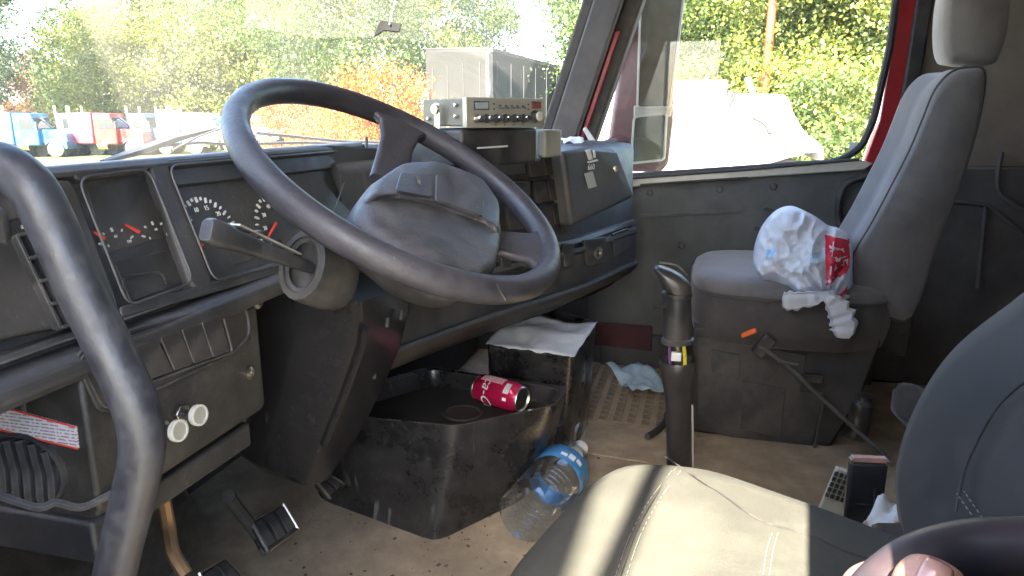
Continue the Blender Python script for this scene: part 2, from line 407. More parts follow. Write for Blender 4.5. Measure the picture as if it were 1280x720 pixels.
# ------------------------------------------------------------------ passenger door
PD = thing('passenger_door', 'closed passenger door, grey panel under a wide window beside the empty seat', 'door', (1.17, -.1, FZ))
DX = 1.15
sill0, sill1 = at(790, 228, X=DX), at(1090, 206, X=DX)
pan = yz([(735, 200), (790, 231), (1080, 209), (1092, 214), (1098, 260), (1095, 420), (1080, 600), (735, 600)], DX)
b = B(); prism(b, pan, (.045, 0, 0)); obj('door_panel', b, M_grey, PD, .006)
b = B(); prism(b, yz([(745, 226), (790, 222), (930, 213), (1076, 200), (1092, 204), (1080, 213), (940, 222), (790, 234), (745, 238)], DX-.012), (.05, 0, 0)); obj('window_sill', b, mat('pale_sill', (.46, .43, .36), .3, var=.15, vs=20, dust=.3, ds=8, dcol=(.2, .19, .17)), PD, .004)
b = B(); tube(b, yz([(800, 231), (935, 222)], DX-.014), .0035, 6); obj('sill_slot', b, M_rub, PD)
b = B(); tube(b, yz([(785, 223), (930, 212), (1074, 199)], DX-.013), .0045, 6); obj('window_wiper_seal', b, M_rub, PD)
wp = yz([(733, 224), (1045, 203), (1076, 186), (1092, 150), (1112, 60), (1128, -60), (1150, -190), (828, -190), (803, -20), (742, 172)], 1.165)
wp = rpoly(wp, .03)
b = B(); tube(b, wp, .011, 8, True); obj('window_seal', b, M_rub, PD)
b = B(); b.faces.new([b.verts.new(p+V((.012, 0, 0))) for p in wp]); obj('window_pane', b, M_glass2, PD)
b = B(); box(b, at(1068, 184, X=1.170), (.002, .030, .030)); obj('window_sticker', b, M_paper, PD, .0006)
for x, y in ((812, 241), (900, 237), (967, 233), (852, 307), (947, 286)):
    b = B(); lathe(b, [(.001, -.006), (.009, -.005), (.011, 0), (.011, .004)], at(x, y, X=DX), (1, 0, 0), 12); obj('screw_cap', b, M_blk, PD)
b = B(); pc = at(952, 300, X=DX)
tube(b, [pc+V((-.003, math.cos(a)*.085, math.sin(a)*.105)) for a in [R(90+10*i) for i in range(23)]], .005, 8); obj('panel_moulding', b, M_grey, PD)
b = B(); prism(b, yz([(800, 268), (925, 262), (925, 266), (800, 272)], DX-.003), (.006, 0, 0)); obj('panel_moulding', b, M_grey, PD, .001)
b = B(); tube(b, spline(yz([(1052, 292), (1048, 260), (1056, 232), (1078, 222), (1098, 218)], DX-.012), 6), .011, 8); obj('door_pull', b, M_rub, PD)
b = B(); prism(b, yz([(750, 412), (868, 426), (868, 600), (750, 600)], DX-.03), (.03, 0, 0)); obj('door_pocket', b, M_dkgrey, PD, .008)
b = B(); prism(b, yz([(735, 404), (815, 410), (815, 440), (735, 430)], DX-.036), (.03, 0, 0)); obj('red_kick_strip', b, mat('dark_red_carpet', (.06, .018, .02), .9), PD, .004)

# ------------------------------------------------------------------ dashboard
DB = thing('dashboard', 'worn black dashboard wrapping from the gauges to the glovebox under the windscreen', 'dashboard', (0, .7, .45))
gd = V((0, -.382, -.924)); gn = V((0, -.924, .382))
GP = (V((0, .600, .895)), gn)                       # bezel plane
GR = (V((0, .600, .895))-gn*.016, gn)               # dial faces, set back
LP = (V((0, .53, 0)), V((0, -1, 0)))                # lower switch face
EP = (V((-.757, 0, 0)), V((-1, 0, 0)))              # end face towards the driver's door
def ext(prof, x0, x1): return prism(B(), [(x0, y, z) for y, z in prof], (x1-x0, 0, 0))
r0 = GR[0]; 
top = [(.75, .78), (.75, .865), (.63, .900), (.606, .901), (.597, .893), (.604, .884), (r0.y-.008, r0.z-.01), (r0.y-.0645, r0.z-.150), (.60, .742), (.75, .742)]
obj('instrument_housing', ext(top, -.86, -.02), M_dash, DB, .003)
led = [(.60, .757), (.546, .757), (.540, .752), (.556, .748), (.556, .744), (.530, .744), (.521, .738), (.519, .728), (.523, .720), (.532, .716), (.60, .716)]
obj('ledge', ext(led, -.93, -.02), M_dash, DB, .002)
low = [(.60, .718), (.53, .718), (.53, .585), (.536, .576), (.56, .570), (.60, .570)]
obj('lower_panel', ext(low, -.757, -.485), M_dash2, DB, .004)
obj('knee_shade_block', ext([(.80, .742), (.74, .742), (.74, .60), (.80, .57)], -.485, .0), M_rub, DB, .004)  # dark block stands in for the unlit gap beside the column
b = B(); prism(b, [(-.757, .60, .588), (-.757, .60, .745), (-.757, .90, .745), (-.757, .90, .56)], (.2, 0, 0)); obj('end_panel', b, M_dash, DB, .006)
b = B(); prism(b, [(-.86, .60, .735), (-.757, .575, .735), (-.757, .95, .735), (-.86, .95, .735)], (0, 0, .14)); obj('end_cap', b, M_dash, DB, .01)
# lower edge trim hanging below, with its gap
b = B(); tube(b, spline([at(x, y, pl=(V((-.757, .52, .58)), (CAM-V((-.757, .52, .58))).normalized())) for x, y in [(-20, 612), (45, 634), (70, 628), (100, 634), (130, 622), (200, 585)]], 6), .004, 6); obj('panel_edge', b, M_dash, DB)
b = B(); prism(b, [(-.765, .548, .560), (-.485, .556, .556), (-.485, .556, .522), (-.765, .548, .535)], (0, .05, 0)); obj('under_rail', b, M_dash2, DB, .004)
b = B(); prism(b, [(-.7655, .533, .577), (-.7655, .95, .577), (-.7655, .95, .53), (-.7655, .533, .533)], (.05, 0, 0)); obj('under_rail', b, M_dash, DB, .004)
# bezels round the two gauge windows
def bez(pix): return panel('bezel', pix, GP, 0, M_dash, DB, inn=.022, rnd=.012, bevel=.003)
bez([(-60, 246), (62, 226), (90, 222), (152, 386), (122, 398), (-10, 425)])
bez([(186, 202), (209, 200), (268, 356), (243, 364)])
bez([(150, 383), (268, 352), (400, 318), (404, 326), (268, 366), (152, 397)])
bez([(432, 182), (520, 176), (560, 262), (500, 300), (452, 240)])
bez([(186, 203), (90, 214), (97, 225), (186, 213)])
bez([(209, 199), (440, 180), (444, 189), (209, 209)])
# small gauge panel
for pl_, pix in ((GR, [(98, 222), (186, 210), (245, 352), (160, 382)]),):
    panel('small_gauge_face', pix, pl_, .001, M_face, DB, rnd=.01)
panel('display_screen', [(108, 232), (186, 222), (205, 298), (130, 318)], GR, .004, M_gloss, DB, rnd=.004)
panel('tray_lid', [(143, 328), (208, 312), (238, 350), (164, 378)], GR, .004, M_blk, DB, rnd=.004)
b = B(); tube(b, spline([at(x, y, pl=(GR[0]+gn*.006, gn)) for x, y in [(156, 362), (155, 348), (172, 344), (198, 341), (206, 350), (207, 356)]], 5), .0016, 6); obj('lid_grip', b, M_dash, DB)
def needle(p, q, w=.0022, tip=False):
    a, c = at(*p, pl=(GR[0]+gn*.007, gn)), at(*q, pl=(GR[0]+gn*.007, gn))
    b = B(); tube(b, [a, c], [w*.5, w], 6); return obj('gauge_needle', b, M_needle, DB)
def plate_disc(c, r, out, m, name): 
    b = B(); lathe(b, [(r, -.001), (r, 0)], c+gn*out, gn, 28); return obj(name, b, m, DB)
def tickring(cpx, rad, a0, a1, n, nums, ns):
    c = at(*cpx, pl=GR); ux = V((1, 0, 0)); uy = -gd
    for i in range(n):
        a = R(a0+(a1-a0)*i/(n-1)); e = ux*math.cos(a)+uy*math.sin(a)
        big = i % 2 == 0
        p = c+e*rad; q = c+e*(rad-(.0065 if big else .004)*(rad/.05)**.7)
        s = e.cross(gn)*((.0010 if big else .0007)*(rad/.05)**.5)
        b = B(); prism(b, [p+s+gn*.006, p-s+gn*.006, q-s+gn*.006, q+s+gn*.006], -gn*.003); obj('dial_tick', b, M_mark, DB, flat=True)
    for k, s in enumerate(nums):
        a = R(a0+(a1-a0)*k/(len(nums)-1)); e = ux*math.cos(a)+uy*math.sin(a)
        text('dial_number', s, ns, basis(c+e*(rad-.0145*(rad/.05)**.6)+gn*.006, ux, gn), M_mark, DB)
tickring((262, 296), .050, 168, 12, 17, ['0', '5', '10', '15', '20', '25'], .0085)
tickring((350, 290), .054, 196, -16, 19, ['10', '20', '30', '40', '50', '60', '70', '80'], .0085)
tickring((148, 316), .026, 150, 30, 5, ['0', '60', '120'], .0042)
tickring((198, 306), .026, 150, 30, 5, ['0', '60', '120'], .0042)
needle((247, 318), (258, 296)); needle((333, 301), (345, 279))
needle((117, 290), (131, 298)); needle((157, 281), (174, 290))
for p in ((139, 287), (182, 280)):
    b = B(); lathe(b, [(.0022, -.002), (.0022, .003)], at(*p, pl=GR), gn, 10); obj('warning_lamp', b, M_mark, DB)
panel('cluster_face', [(212, 210), (446, 190), (470, 300), (268, 352)], GR, .001, M_face, DB, rnd=.01)
panel('cluster_hood', [(212, 206), (446, 186), (452, 206), (222, 232)], GR, .010, M_dash, DB, rnd=.004)
panel('odometer', [(286, 318), (320, 309), (326, 322), (292, 332)], GR, .003, M_gloss, DB)
GL_ = (GP[0]-gn*.006, gn)
panel('gauge_lens', [(98, 222), (186, 211), (243, 353), (160, 383)], GL_, .0008, M_lens, DB, inn=.0008, rnd=.012, bevel=0)
# left vent and what is above it
panel('vent_recess', [(20, 294), (92, 281), (122, 396), (76, 410)], GP, .001, M_rub, DB, rnd=.004)
VP = (GP[0]+gn*.008, gn)
for k in range(5):
    t0 = k/4
    A = V((22, 294))*(1-t0)+V((92, 281))*t0; C = V((77, 409))*(1-t0)+V((122, 396))*t0
    p, q = at(A.x, A.y, pl=VP), at(C.x, C.y, pl=VP)
    b = B(); s = V((.0016, 0, 0)); prism(b, [p-s, p+s, q+s, q-s], -gn*.009); obj('vent_slat', b, M_blk, DB, .0005)
for k in range(5):
    t0 = k/4
    A = V((22, 294))*(1-t0)+V((77, 409))*t0; C = V((92, 281))*(1-t0)+V((122, 396))*t0
    p, q = at(A.x, A.y, pl=VP), at(C.x, C.y, pl=VP)
    b = B(); s = gd*.0014; prism(b, [p-s+gn*.001, p+s+gn*.001, q+s+gn*.001, q-s+gn*.001], -gn*.009); obj('vent_slat', b, M_blk, DB, .0005)
panel('vent_recess', [(-30, 222), (44, 212), (50, 270), (8, 276), (-20, 280)], GP, .002, M_rub, DB)
panel('worn_label', [(27, 281), (47, 275), (49, 279), (29, 286)], GP, .002, M_silver, DB, rnd=.001)
# switches
panel('switch_panel', [(92, 442), (168, 412), (300, 376), (310, 392), (312, 420), (290, 442), (126, 518)], LP, .003, M_dash2, DB, rnd=.012, bevel=.002)
panel('blank_plate', [(98, 446), (150, 428), (176, 494), (130, 512)], LP, .007, M_dash2, DB, rnd=.008, bevel=.002)
for q in ([(169, 432), (197, 422), (217, 464), (187, 475)], [(200, 421), (225, 412), (242, 455), (219, 464)], [(227, 411), (251, 403), (266, 447), (243, 455)], [(252, 402), (276, 395), (288, 439), (267, 447)]):
    panel('rocker_switch', q, LP, .011, M_blk, DB, rnd=.004, bevel=.002)
frame_strip('panel_groove', [(92, 442), (168, 412), (300, 376), (310, 392), (312, 420), (290, 442), (126, 518)], LP, .004, M_rub, DB, .0022, .014)
frame_strip('panel_groove', [(98, 446), (150, 428), (176, 494), (130, 512)], LP, .0075, M_rub, DB, .0016, .01)
frame_strip('switch_surround', [(166, 431), (278, 393), (291, 440), (186, 478)], LP, .0045, M_edge, DB, .0018, .008)
frame_strip('window_edge', [(97, 222), (186, 211), (243, 353), (160, 383)], GP, .0015, M_edge, DB, .0014, .016)
frame_strip('window_edge', [(210, 207), (444, 187), (400, 318), (268, 352)], GP, .0015, M_edge, DB, .0014, .016)
for p, r in (((320, 376), .010), ((310, 466), .008)):
    b = B(); lathe(b, [(r, 0), (r, .004), (r*.55, .006), (r*.5, .002)], at(*p, pl=LP), LP[1], 16); obj('screw', b, M_steel, DB)
for p in ((222, 517), (196, 536)):
    c = at(*p, pl=LP)
    ax = V((-.12, -1, .10)).normalized()
    b = B(); lathe(b, [(.0105, 0), (.0105, .010)], c, ax, 6); o = obj('pull_knob', b, M_steel, DB, .001)
    b = B(); lathe(b, [(.005, .008), (.005, .022), (.0105, .024), (.011, .029)], c, ax, 18); k = obj('knob_stem', b, M_blk, o)
    b = B(); lathe(b, [(.0114, .027), (.0114, .032), (.0092, .0325), (.0088, .0305)], c, ax, 24); obj('knob_ring', b, M_offw, o)
    b = B(); lathe(b, [(.0088, .029), (.0088, .0312)], c, ax, 20); obj('knob_face', b, M_silver, o)
# sticker and round grille on the end face
def stick_mat():
    m = mat('warning_sticker_print', (.60, .55, .55), .6, var=.1)
    t = m.node_tree; N = t.nodes; L = t.links; p = N['Principled BSDF']
    tc = N.new('ShaderNodeTexCoord'); sp = N.new('ShaderNodeSeparateXYZ'); L.new(tc.outputs['Object'], sp.inputs[0])
    a = N.new('ShaderNodeMath'); a.operation = 'MULTIPLY'; a.inputs[1].default_value = 300; 
    cmb = N.new('ShaderNodeMath'); cmb.operation = 'ADD'
    ml = N.new('ShaderNodeMath'); ml.operation = 'MULTIPLY'; ml.inputs[1].default_value = 0.0
    L.new(sp.outputs['Y'], ml.inputs[0]); L.new(sp.outputs['Z'], cmb.inputs[0]); L.new(ml.outputs[0], cmb.inputs[1]); L.new(cmb.outputs[0], a.inputs[0])
    fr = N.new('ShaderNodeMath'); fr.operation = 'FRACT'; L.new(a.outputs[0], fr.inputs[0])
    gt = N.new('ShaderNodeMath'); gt.operation = 'GREATER_THAN'; gt.inputs[1].default_value = .55; L.new(fr.outputs[0], gt.inputs[0])
    nz = N.new('ShaderNodeTexNoise'); nz.inputs['Scale'].default_value = 260; L.new(tc.outputs['Object'], nz.inputs['Vector'])
    g2 = N.new('ShaderNodeMath'); g2.operation = 'GREATER_THAN'; g2.inputs[1].default_value = .45; L.new(nz.outputs['Fac'], g2.inputs[0])
    mm = N.new('ShaderNodeMath'); mm.operation = 'MULTIPLY'; L.new(gt.outputs[0], mm.inputs[0]); L.new(g2.outputs[0], mm.inputs[1])
    m8 = N.new('ShaderNodeMath'); m8.operation = 'MULTIPLY'; m8.inputs[1].default_value = .7; L.new(mm.outputs[0], m8.inputs[0])
    mx = N.new('ShaderNodeMix'); mx.data_type = 'RGBA'; src = p.inputs['Base Color'].links[0].from_socket
    L.new(m8.outputs[0], mx.inputs['Factor']); L.new(src, mx.inputs['A']); mx.inputs['B'].default_value = (.12, .05, .06, 1)
    L.new(mx.outputs['Result'], p.inputs['Base Color']); return m
st = panel('warning_sticker', [(-30, 501), (0, 508), (94, 534), (97, 561), (60, 552), (0, 537), (-30, 530)], EP, .0022, stick_mat(), DB, rnd=0, bevel=0)
for e in ([(-30, 501), (0, 508), (94, 534)], [(97, 561), (60, 552), (0, 537), (-30, 530)]):
    b = B(); tube(b, [at(x, y, pl=(EP[0]+EP[1]*.0022, EP[1])) for x, y in e], .0009, 5); obj('sticker_border', b, M_needle, DB)
ec = at(35, 586, pl=EP)
b = B(); loft(b, [[ec+V((-h, math.cos(a)*.044*s, math.sin(a)*.036*s)) for a in [2*math.pi*k/28 for k in range(28)]] for h, s in ((-.004, 1.08), (.004, 1.06), (.005, .98), (-.001, .94), (-.002, .02))], True); obj('round_grille', b, M_rub, DB)
for k in range(5):
    y = -.029+.0145*k; hh = .036*math.sqrt(max(.05, 1-(y/.044)**2))*.88
    b = B(); tube(b, [ec+V((-.003, y, -hh)), ec+V((-.004, y-.004, 0)), ec+V((-.003, y, hh))], .0055, 6); obj('grille_rib', b, M_blk, DB)

# centre stack and passenger side: one profile swept along the wrap-round plan line
plan = [(-.16, .575), (-.02, .525), (.12, .472), (.285, .40), (.40, .345), (.52, .288), (.70, .235), (.85, .188), (.885, .200), (.915, .26), (.97, .42), (1.04, .62)]
def sweep(prof):
    rings = []
    for i, (x, y) in enumerate(plan):
        a = V(plan[max(i-1, 0)]); c = V(plan[min(i+1, len(plan)-1)]); t = (c-a).normalized(); n = V((t.y, -t.x))
        rings.append([(x+n.x*o, y+n.y*o, z) for o, z in prof])
    return rings
b = B(); loft(b, sweep([(-.30, .60), (-.30, .86), (-.05, .875), (-.014, .868), (-.002, .852), (.0, .64), (-.10, .62)])); obj('centre_stack', b, M_dash, DB, ang=50)
b = B(); loft(b, sweep([(-.12, .622), (-.002, .652), (.010, .650), (.014, .640), (.006, .636), (.006, .632), (.018, .628), (.020, .618), (.012, .610), (-.12, .60)])); obj('trim_ridge', b, mat('worn_trim', (.05, .05, .054), .3, dust=.3, ds=12, speck=.5), DB, ang=50)
b = B(); loft(b, sweep([(-.12, .612), (.012, .614), (.014, .528), (-.12, .50)])); obj('lower_band', b, M_dash, DB, ang=50)
b = B(); loft(b, sweep([(-.12, .535), (.016, .530), (.024, .524), (.022, .514), (.0, .49), (-.06, .452), (-.14, .43), (-.30, .42), (-.30, .5)])); obj('under_cover', b, M_dash2, DB, ang=60)
b = B(); loft(b, sweep([(.016, .532), (.024, .531), (.027, .525), (.024, .520), (.016, .522)])); obj('trim_ridge', b, M_dash, DB, ang=50)
# top skin from the lip to the windscreen
b = B()
xs = [-.95+2.0*i/20 for i in range(21)]
def lipy(x):
    if x < -.16: return .61
    for (xa, ya), (xb, yb) in zip(plan, plan[1:]):
        if xa <= x <= xb: return ya+(yb-ya)*(x-xa)/(xb-xa)+.03
    return .62
def topz(x): return .902 if x < -.1 else max(.868, .902-.034*(x+.1)/.2)
loft(b, [[V((x, lipy(x), topz(x)-.003)), V((x, wsy(x)+.03, .845)), V((x, wsy(x)+.03, .80)), V((x, lipy(x), topz(x)-.03))] for x in xs]); obj('dash_top', b, M_dash, DB)
cn = V((-.425, -.905, 0)).normalized()
CP = (V((.40, .345, .7)), cn)
panel('stack_display', [(603, 192), (652, 189), (658, 217), (606, 221)], CP, .004, M_gloss, DB, bevel=.002)
panel('stack_display', [(541, 200), (598, 194), (602, 222), (548, 228)], CP, .004, M_gloss, DB, bevel=.002)
for q in ([(660, 194), (677, 193), (681, 219), (664, 221)], [(679, 193), (694, 192), (698, 217), (683, 219)], [(667, 227), (682, 225), (687, 251), (672, 254)], [(684, 225), (698, 224), (703, 249), (689, 251)], [(672, 258), (688, 256), (693, 282), (677, 285)], [(690, 255), (703, 254), (708, 278), (695, 281)], [(640, 228), (662, 226), (664, 252), (643, 254)], [(634, 260), (664, 257), (668, 284), (638, 288)]):
    panel('rocker_switch', q, CP, .009, M_blk, DB, rnd=.004, bevel=.002)
panel('stack_pillar', [(697, 190), (703, 190), (716, 290), (708, 291)], CP, .014, M_dash, DB, bevel=.002)
BP = (V((.40, .345, .6))+cn*.014, cn)
for q in ([(655, 309), (674, 307), (676, 333), (657, 335)], [(704, 305), (717, 304), (719, 332), (706, 334)], [(676, 307), (696, 305), (697, 332), (678, 333)], [(626, 310), (637, 309), (640, 334), (628, 335)]):
    panel('rocker_switch', q, BP, .006, M_blk, DB, rnd=.003, bevel=.0015)
panel('socket_plate', [(730, 300), (757, 296), (762, 327), (735, 332)], BP, .004, M_blk, DB, bevel=.002)
c = at(745, 316, pl=BP)+cn*.004
b = B(); lathe(b, [(.016, 0), (.016, .006), (.011, .006), (.010, -.006), (.001, -.007)], c, cn, 20); obj('lighter_socket', b, M_steel, DB)
b2n = V((-.297, -.955, 0)).normalized()
BP2 = (V((.78, .210, .57))+b2n*.014, b2n)
panel('ashtray_lid', [(766, 292), (786, 285), (788, 310), (769, 321)], BP2, .004, M_dash, DB, bevel=.003)
# glovebox lid: a bulged block with a bevelled right shoulder
F = [at(x, y, pl=(CP[0]+cn*.045, cn)) for x, y in [(704, 190), (745, 183), (758, 264), (716, 284)]]
xs_ = F[1].x+.13
s2, s3 = at(771, 187, X=xs_), at(797, 246, X=xs_)
bk = -cn*.14
F2 = [F[0]+V((-.002, .012, .010))+bk*.1, F[1]+bk*.1+V((0, 0, .008))]
b = B(); P_ = [F[0], F[1], F[2], F[3], s2, s3, F[0]+bk, F[1]+bk+V((0, .06, 0)), s2+V((0, .12, 0)), s3+V((0, .12, 0)), F[3]+bk, F[2]+bk]
vv = [b.verts.new(q) for q in P_]
for f in ((0, 1, 2, 3), (1, 4, 5, 2), (0, 6, 7, 1), (1, 7, 8, 4), (4, 8, 9, 5), (3, 2, 11, 10), (2, 5, 9, 11), (0, 3, 10, 6), (6, 10, 11, 9, 8, 7)): b.faces.new([vv[i] for i in f])
GB = obj('glovebox', b, mat('glovebox_plastic', (.042, .042, .042), .45, dust=.2, ds=7, bump=.2, bs=350, speck=.6, wear=.7), DB, .011, 3, ang=30)
gpl = (CP[0]+cn*.046, cn); gx = V((.905, -.425, 0))
for q in ([(733, 188), (738, 187), (741, 199), (737, 200)], [(735, 202), (747, 199), (748, 201), (736, 204)], [(742, 188), (744, 188), (745, 197), (743, 197)]):
    panel('emblem', q, gpl, .002, M_mark, GB, rnd=.001, bevel=0)
text('model_number', '660', .020, basis(at(738, 209, pl=gpl)+cn*.0025, gx, cn), M_mark, GB)
panel('worn_sticker', [(731, 217), (741, 214), (746, 233), (736, 236)], gpl, .001, M_silver, GB, rnd=.001, bevel=0)
b = B(); lathe(b, [(.008, 0), (.008, .006), (.003, .007)], at(768, 211, X=F[1].x+.075)+V((-.004, -.004, 0)), (-.9, -.3, 0), 14); obj('shoulder_screw', b, M_steel, DB)
b = B(); tube(b, [at(458, 172, Y=.60), at(458, 205, Y=.585)], [.003, .004], 6); obj('selector_stick', b, M_blk, DB)
panel('cluster_vent', [(437, 196), (470, 192), (495, 238), (462, 250)], GP, .003, M_blk, DB, rnd=.005)

# ------------------------------------------------------------------ steering wheel
wa, wb = R(32.7), R(-100.75)
WC = V((-.339, .386, .860)); wN = V((math.sin(wa)*math.cos(wb), math.sin(wa)*math.sin(wb), math.cos(wa)))
wX = V((-math.sin(wb), math.cos(wb), 0)); wY = wN.cross(wX)
def wpt(u, v, h=0): return WC+wX*u+wY*v+wN*h
SW = thing('steering_wheel', 'big black worn steering wheel with a padded hub above the gauges', 'steering wheel', tuple(WC-wN*.1))
rings = []
NR, NS = 112, 12
for i in range(NR):
    a = 2*math.pi*i/NR
    e = wX*math.cos(a)+wY*math.sin(a)
    wav = .0007*math.sin(a*56)
    rings.append([WC+e*(.225+(.0165+wav)*math.cos(2*math.pi*k/NS))+wN*((.0185+wav)*math.sin(2*math.pi*k/NS)) for k in range(NS)])
b = B(); loft(b, rings, False, True); obj('rim', b, M_wheel, SW, ang=60)
def spoke(a0, w0, w1, r0=.09, r1=.214):
    e = wX*math.cos(R(a0))+wY*math.sin(R(a0)); s = wN.cross(e)
    rr = []
    for t, wd, h, th in ((0, w0, -.052, .02), (.3, w0*.92, -.036, .018), (.6, w0*.9, -.016, .015), (.85, w0*1.15, -.003, .014), (1, w1, .001, .014)):
        c = WC+e*(r0+(r1-r0)*t)+wN*h
        rr.append([c+s*(x)+wN*y for x, y in rr2(wd, th, th*.45, 3)])
    b = B(); loft(b, rr); return obj('spoke', b, M_wheel, SW, ang=60)
spoke(40, .060, .115); spoke(-62, .075, .150, .07); spoke(-128, .07, .13, .12); spoke(228, .06, .11)
padp = [(-.172, -.052), (-.092, -.004), (.022, .026), (.108, .010), (.136, -.06), (.060, -.132), (-.055, -.188), (-.128, -.190), (-.172, -.148)]
def padring(h, s, dx=0, dy=0):
    cx, cy = -.025, -.085
    return rpoly([wpt(cx+(u-cx)*s+dx, cy+(v-cy)*s+dy, h) for u, v in padp], .035, 4)
b = B(); loft(b, [padring(-.075, 1.0, .05, .03), padring(-.045, 1.05, .03, .02), padring(-.012, 1.05), padring(.004, 1.02), padring(.013, .97), padring(.017, .90), padring(.018, .7), padring(.018, .3)])
HP = obj('hub_pad', b, M_pad, SW, ang=80)
# horn button and plate let into the pad
hp0 = (wpt(0, 0, .018), wN)
pr = [(459, 252), (472, 226), (502, 206), (548, 204), (602, 224), (624, 256), (623, 292), (606, 279), (545, 257), (490, 246)]
pra = [at(x, y, pl=hp0) for x, y in pr]; pc0 = sum(pra, V())/len(pra)
b = B(); loft(b, [rpoly([pc0+(q-pc0)*k+wN*h for q in pra], .02, 4) for k, h in ((1.05, -.006), (1.01, .0), (.97, .0045), (.92, .0062), (.5, .0065))]); obj('pad_block', b, M_pad, HP, ang=75)
hp = (wpt(0, 0, .0235), wN)
def wbtn(name, pix, out, m): return panel(name, pix, hp, out, m, HP, inn=.010, rnd=.006, bevel=.0018)
wbtn('horn_button', [(501, 215), (541, 216), (540, 246), (494, 238)], .004, M_wheel)
wbtn('pad_plate', [(545, 217), (606, 250), (604, 270), (544, 249)], .0028, M_pad)
text('horn_lettering', 'HORN', .0075, basis(at(521, 229, pl=hp)+wN*.0048, at(523, 240, pl=hp)-at(519, 218, pl=hp), wN), M_print, HP)
b = B(); tube(b, [at(x, y, pl=(hp[0]+wN*.001, wN)) for x, y in [(500, 247), (545, 252), (606, 274)]], .0012, 5); obj('pad_seam', b, M_rub, HP)
b = B(); tube(b, spline([wpt(-.10, -.232, .006), wpt(-.10, -.213, .016)], 3), .0012, 5); obj('rim_nick', b, M_rub, SW)

# ------------------------------------------------------------------ steering column
SC = thing('steering_column', 'black plastic steering column cover running from the wheel to the floor with a lever boot', 'steering column', (-.1, .8, FZ))
ax = -wN
def cring(h, w, d, off, r=.02, oy=0):
    c = WC+ax*h+wX*off+wY*oy
    return [c+wX*x+wY*y for x, y in rr2(w, d, r, 4)]
M_col = mat('column_plastic', (.016, .0155, .0165), .26, var=.08, vs=5, bump=.12, bs=300, speck=.22, scratch=.2)
secs = [((376, 352), (448, 378), (515, 356), .44, .46), ((368, 392), (449, 402), (513, 392), .45, .455), ((364, 425), (444, 432), (504, 430), .47, .47), ((350, 480), (424, 492), (481, 486), .515, .51), ((333, 540), (398, 556), (450, 545), .565, .555), ((323, 580), (382, 596), (418, 592), .60, .59), ((335, 592), (378, 606), (404, 604), .61, .60)]
crs = []
for l_, k_, r_, yk, yr in secs:
    Kp = at(*k_, Y=yk); Lp = at(*l_, Y=yk+.085); Rp = at(*r_, Y=yr+.012)
    back = V((.02, .13, .02))
    crs.append(rpoly([Lp, Kp, Rp, Rp+back, Lp+back+V((.03, 0, 0))], .016, 4))
b = B(); loft(b, crs)
CO = obj('column_cover', b, M_col, SC, ang=50)
b = B(); loft(b, [cring(.16, .12, .08, .0, .03, .12), cring(.42, .10, .08, .0, .03, .10), cring(.56, .1, .08, .02, .03, .08)]); obj('column_bracket', b, M_rub, SC)
for (px, py) in ((484, 403), (501, 394), (468, 468)):
    yk = .453 if py < 420 else .505
    c = at(px, py, Y=yk); nn = V((-.35, -.93, -.1)).normalized()
    b = B(); tube(b, [c+V((.002, 0, .007)), c+V((-.002, 0, -.007))], .0032, 8); obj('screw_slot', b, M_rub, CO)
b = B(); tube(b, [at(x, y, Y=yy-.004) for (x, y), yy in (((456, 410), .455), ((452, 434), .472), ((431, 492), .516), ((405, 556), .566))], .006, 8); obj('cover_ridge', b, M_col, CO)
# boot and lever
bc = at(383, 333, D=.93); lt = at(262, 289, D=.80)
ld = (lt-bc).normalized(); lu = V((0, 0, 1)); ls = ld.cross(lu).normalized(); lu = ls.cross(ld)
back = (WC+ax*.13+wX*-.02)-bc
b = B()
def oring(c, w, h, n=20, dirn=ld):
    return [c+ls*(w*math.cos(2*math.pi*k/n))+lu*(h*math.sin(2*math.pi*k/n)) for k in range(n)]
loft(b, [oring(bc-ld*.075, .030, .044), oring(bc-ld*.04, .034, .047), oring(bc-ld*.005, .034, .046), oring(bc+ld*.010, .033, .044), oring(bc+ld*.011, .026, .036), oring(bc-ld*.008, .022, .030), oring(bc-ld*.012, .01, .012)])
BO = obj('lever_boot', b, M_rub, SC, ang=70)
b = B(); tube(b, [bc+ld*.005+ls*(.024*math.cos(a))+lu*(.033*math.sin(a)) for a in [2*math.pi*k/20 for k in range(20)]], .0045, 6, True); obj('boot_lip', b, M_rub, BO)
def lring(t, w, h): 
    c = bc+(lt-bc)*t; return [c+ls*x+lu*y for x, y in rr2(w, h, min(w, h)*.3, 3)]
b = B(); loft(b, [lring(-.05, .011, .014), lring(.2, .012, .016), lring(.5, .014, .019), lring(.8, .017, .024), lring(.86, .020, .027), lring(1.0, .019, .028), lring(1.03, .015, .022)])
LV = obj('lever', b, mat('lever_plastic', (.034, .035, .038), .35, dust=.12, ds=25, bump=.2, bs=200, speck=.4, wear=.5), SC, ang=40)
b = B(); box(b, bc+(lt-bc)*.62+lu*.013, (.024, .010, .008)); obj('lever_slider', b, M_blk, LV, .002)
b = B(); prism(b, [bc+(lt-bc)*.80+lu*.0155+ls*.007, bc+(lt-bc)*.80+lu*.0155-ls*.007, bc+(lt-bc)*.1+lu*.0105-ls*.003, bc+(lt-bc)*.1+lu*.0105+ls*.003], lu*.002); obj('lever_strip', b, M_silver, LV, flat=True)

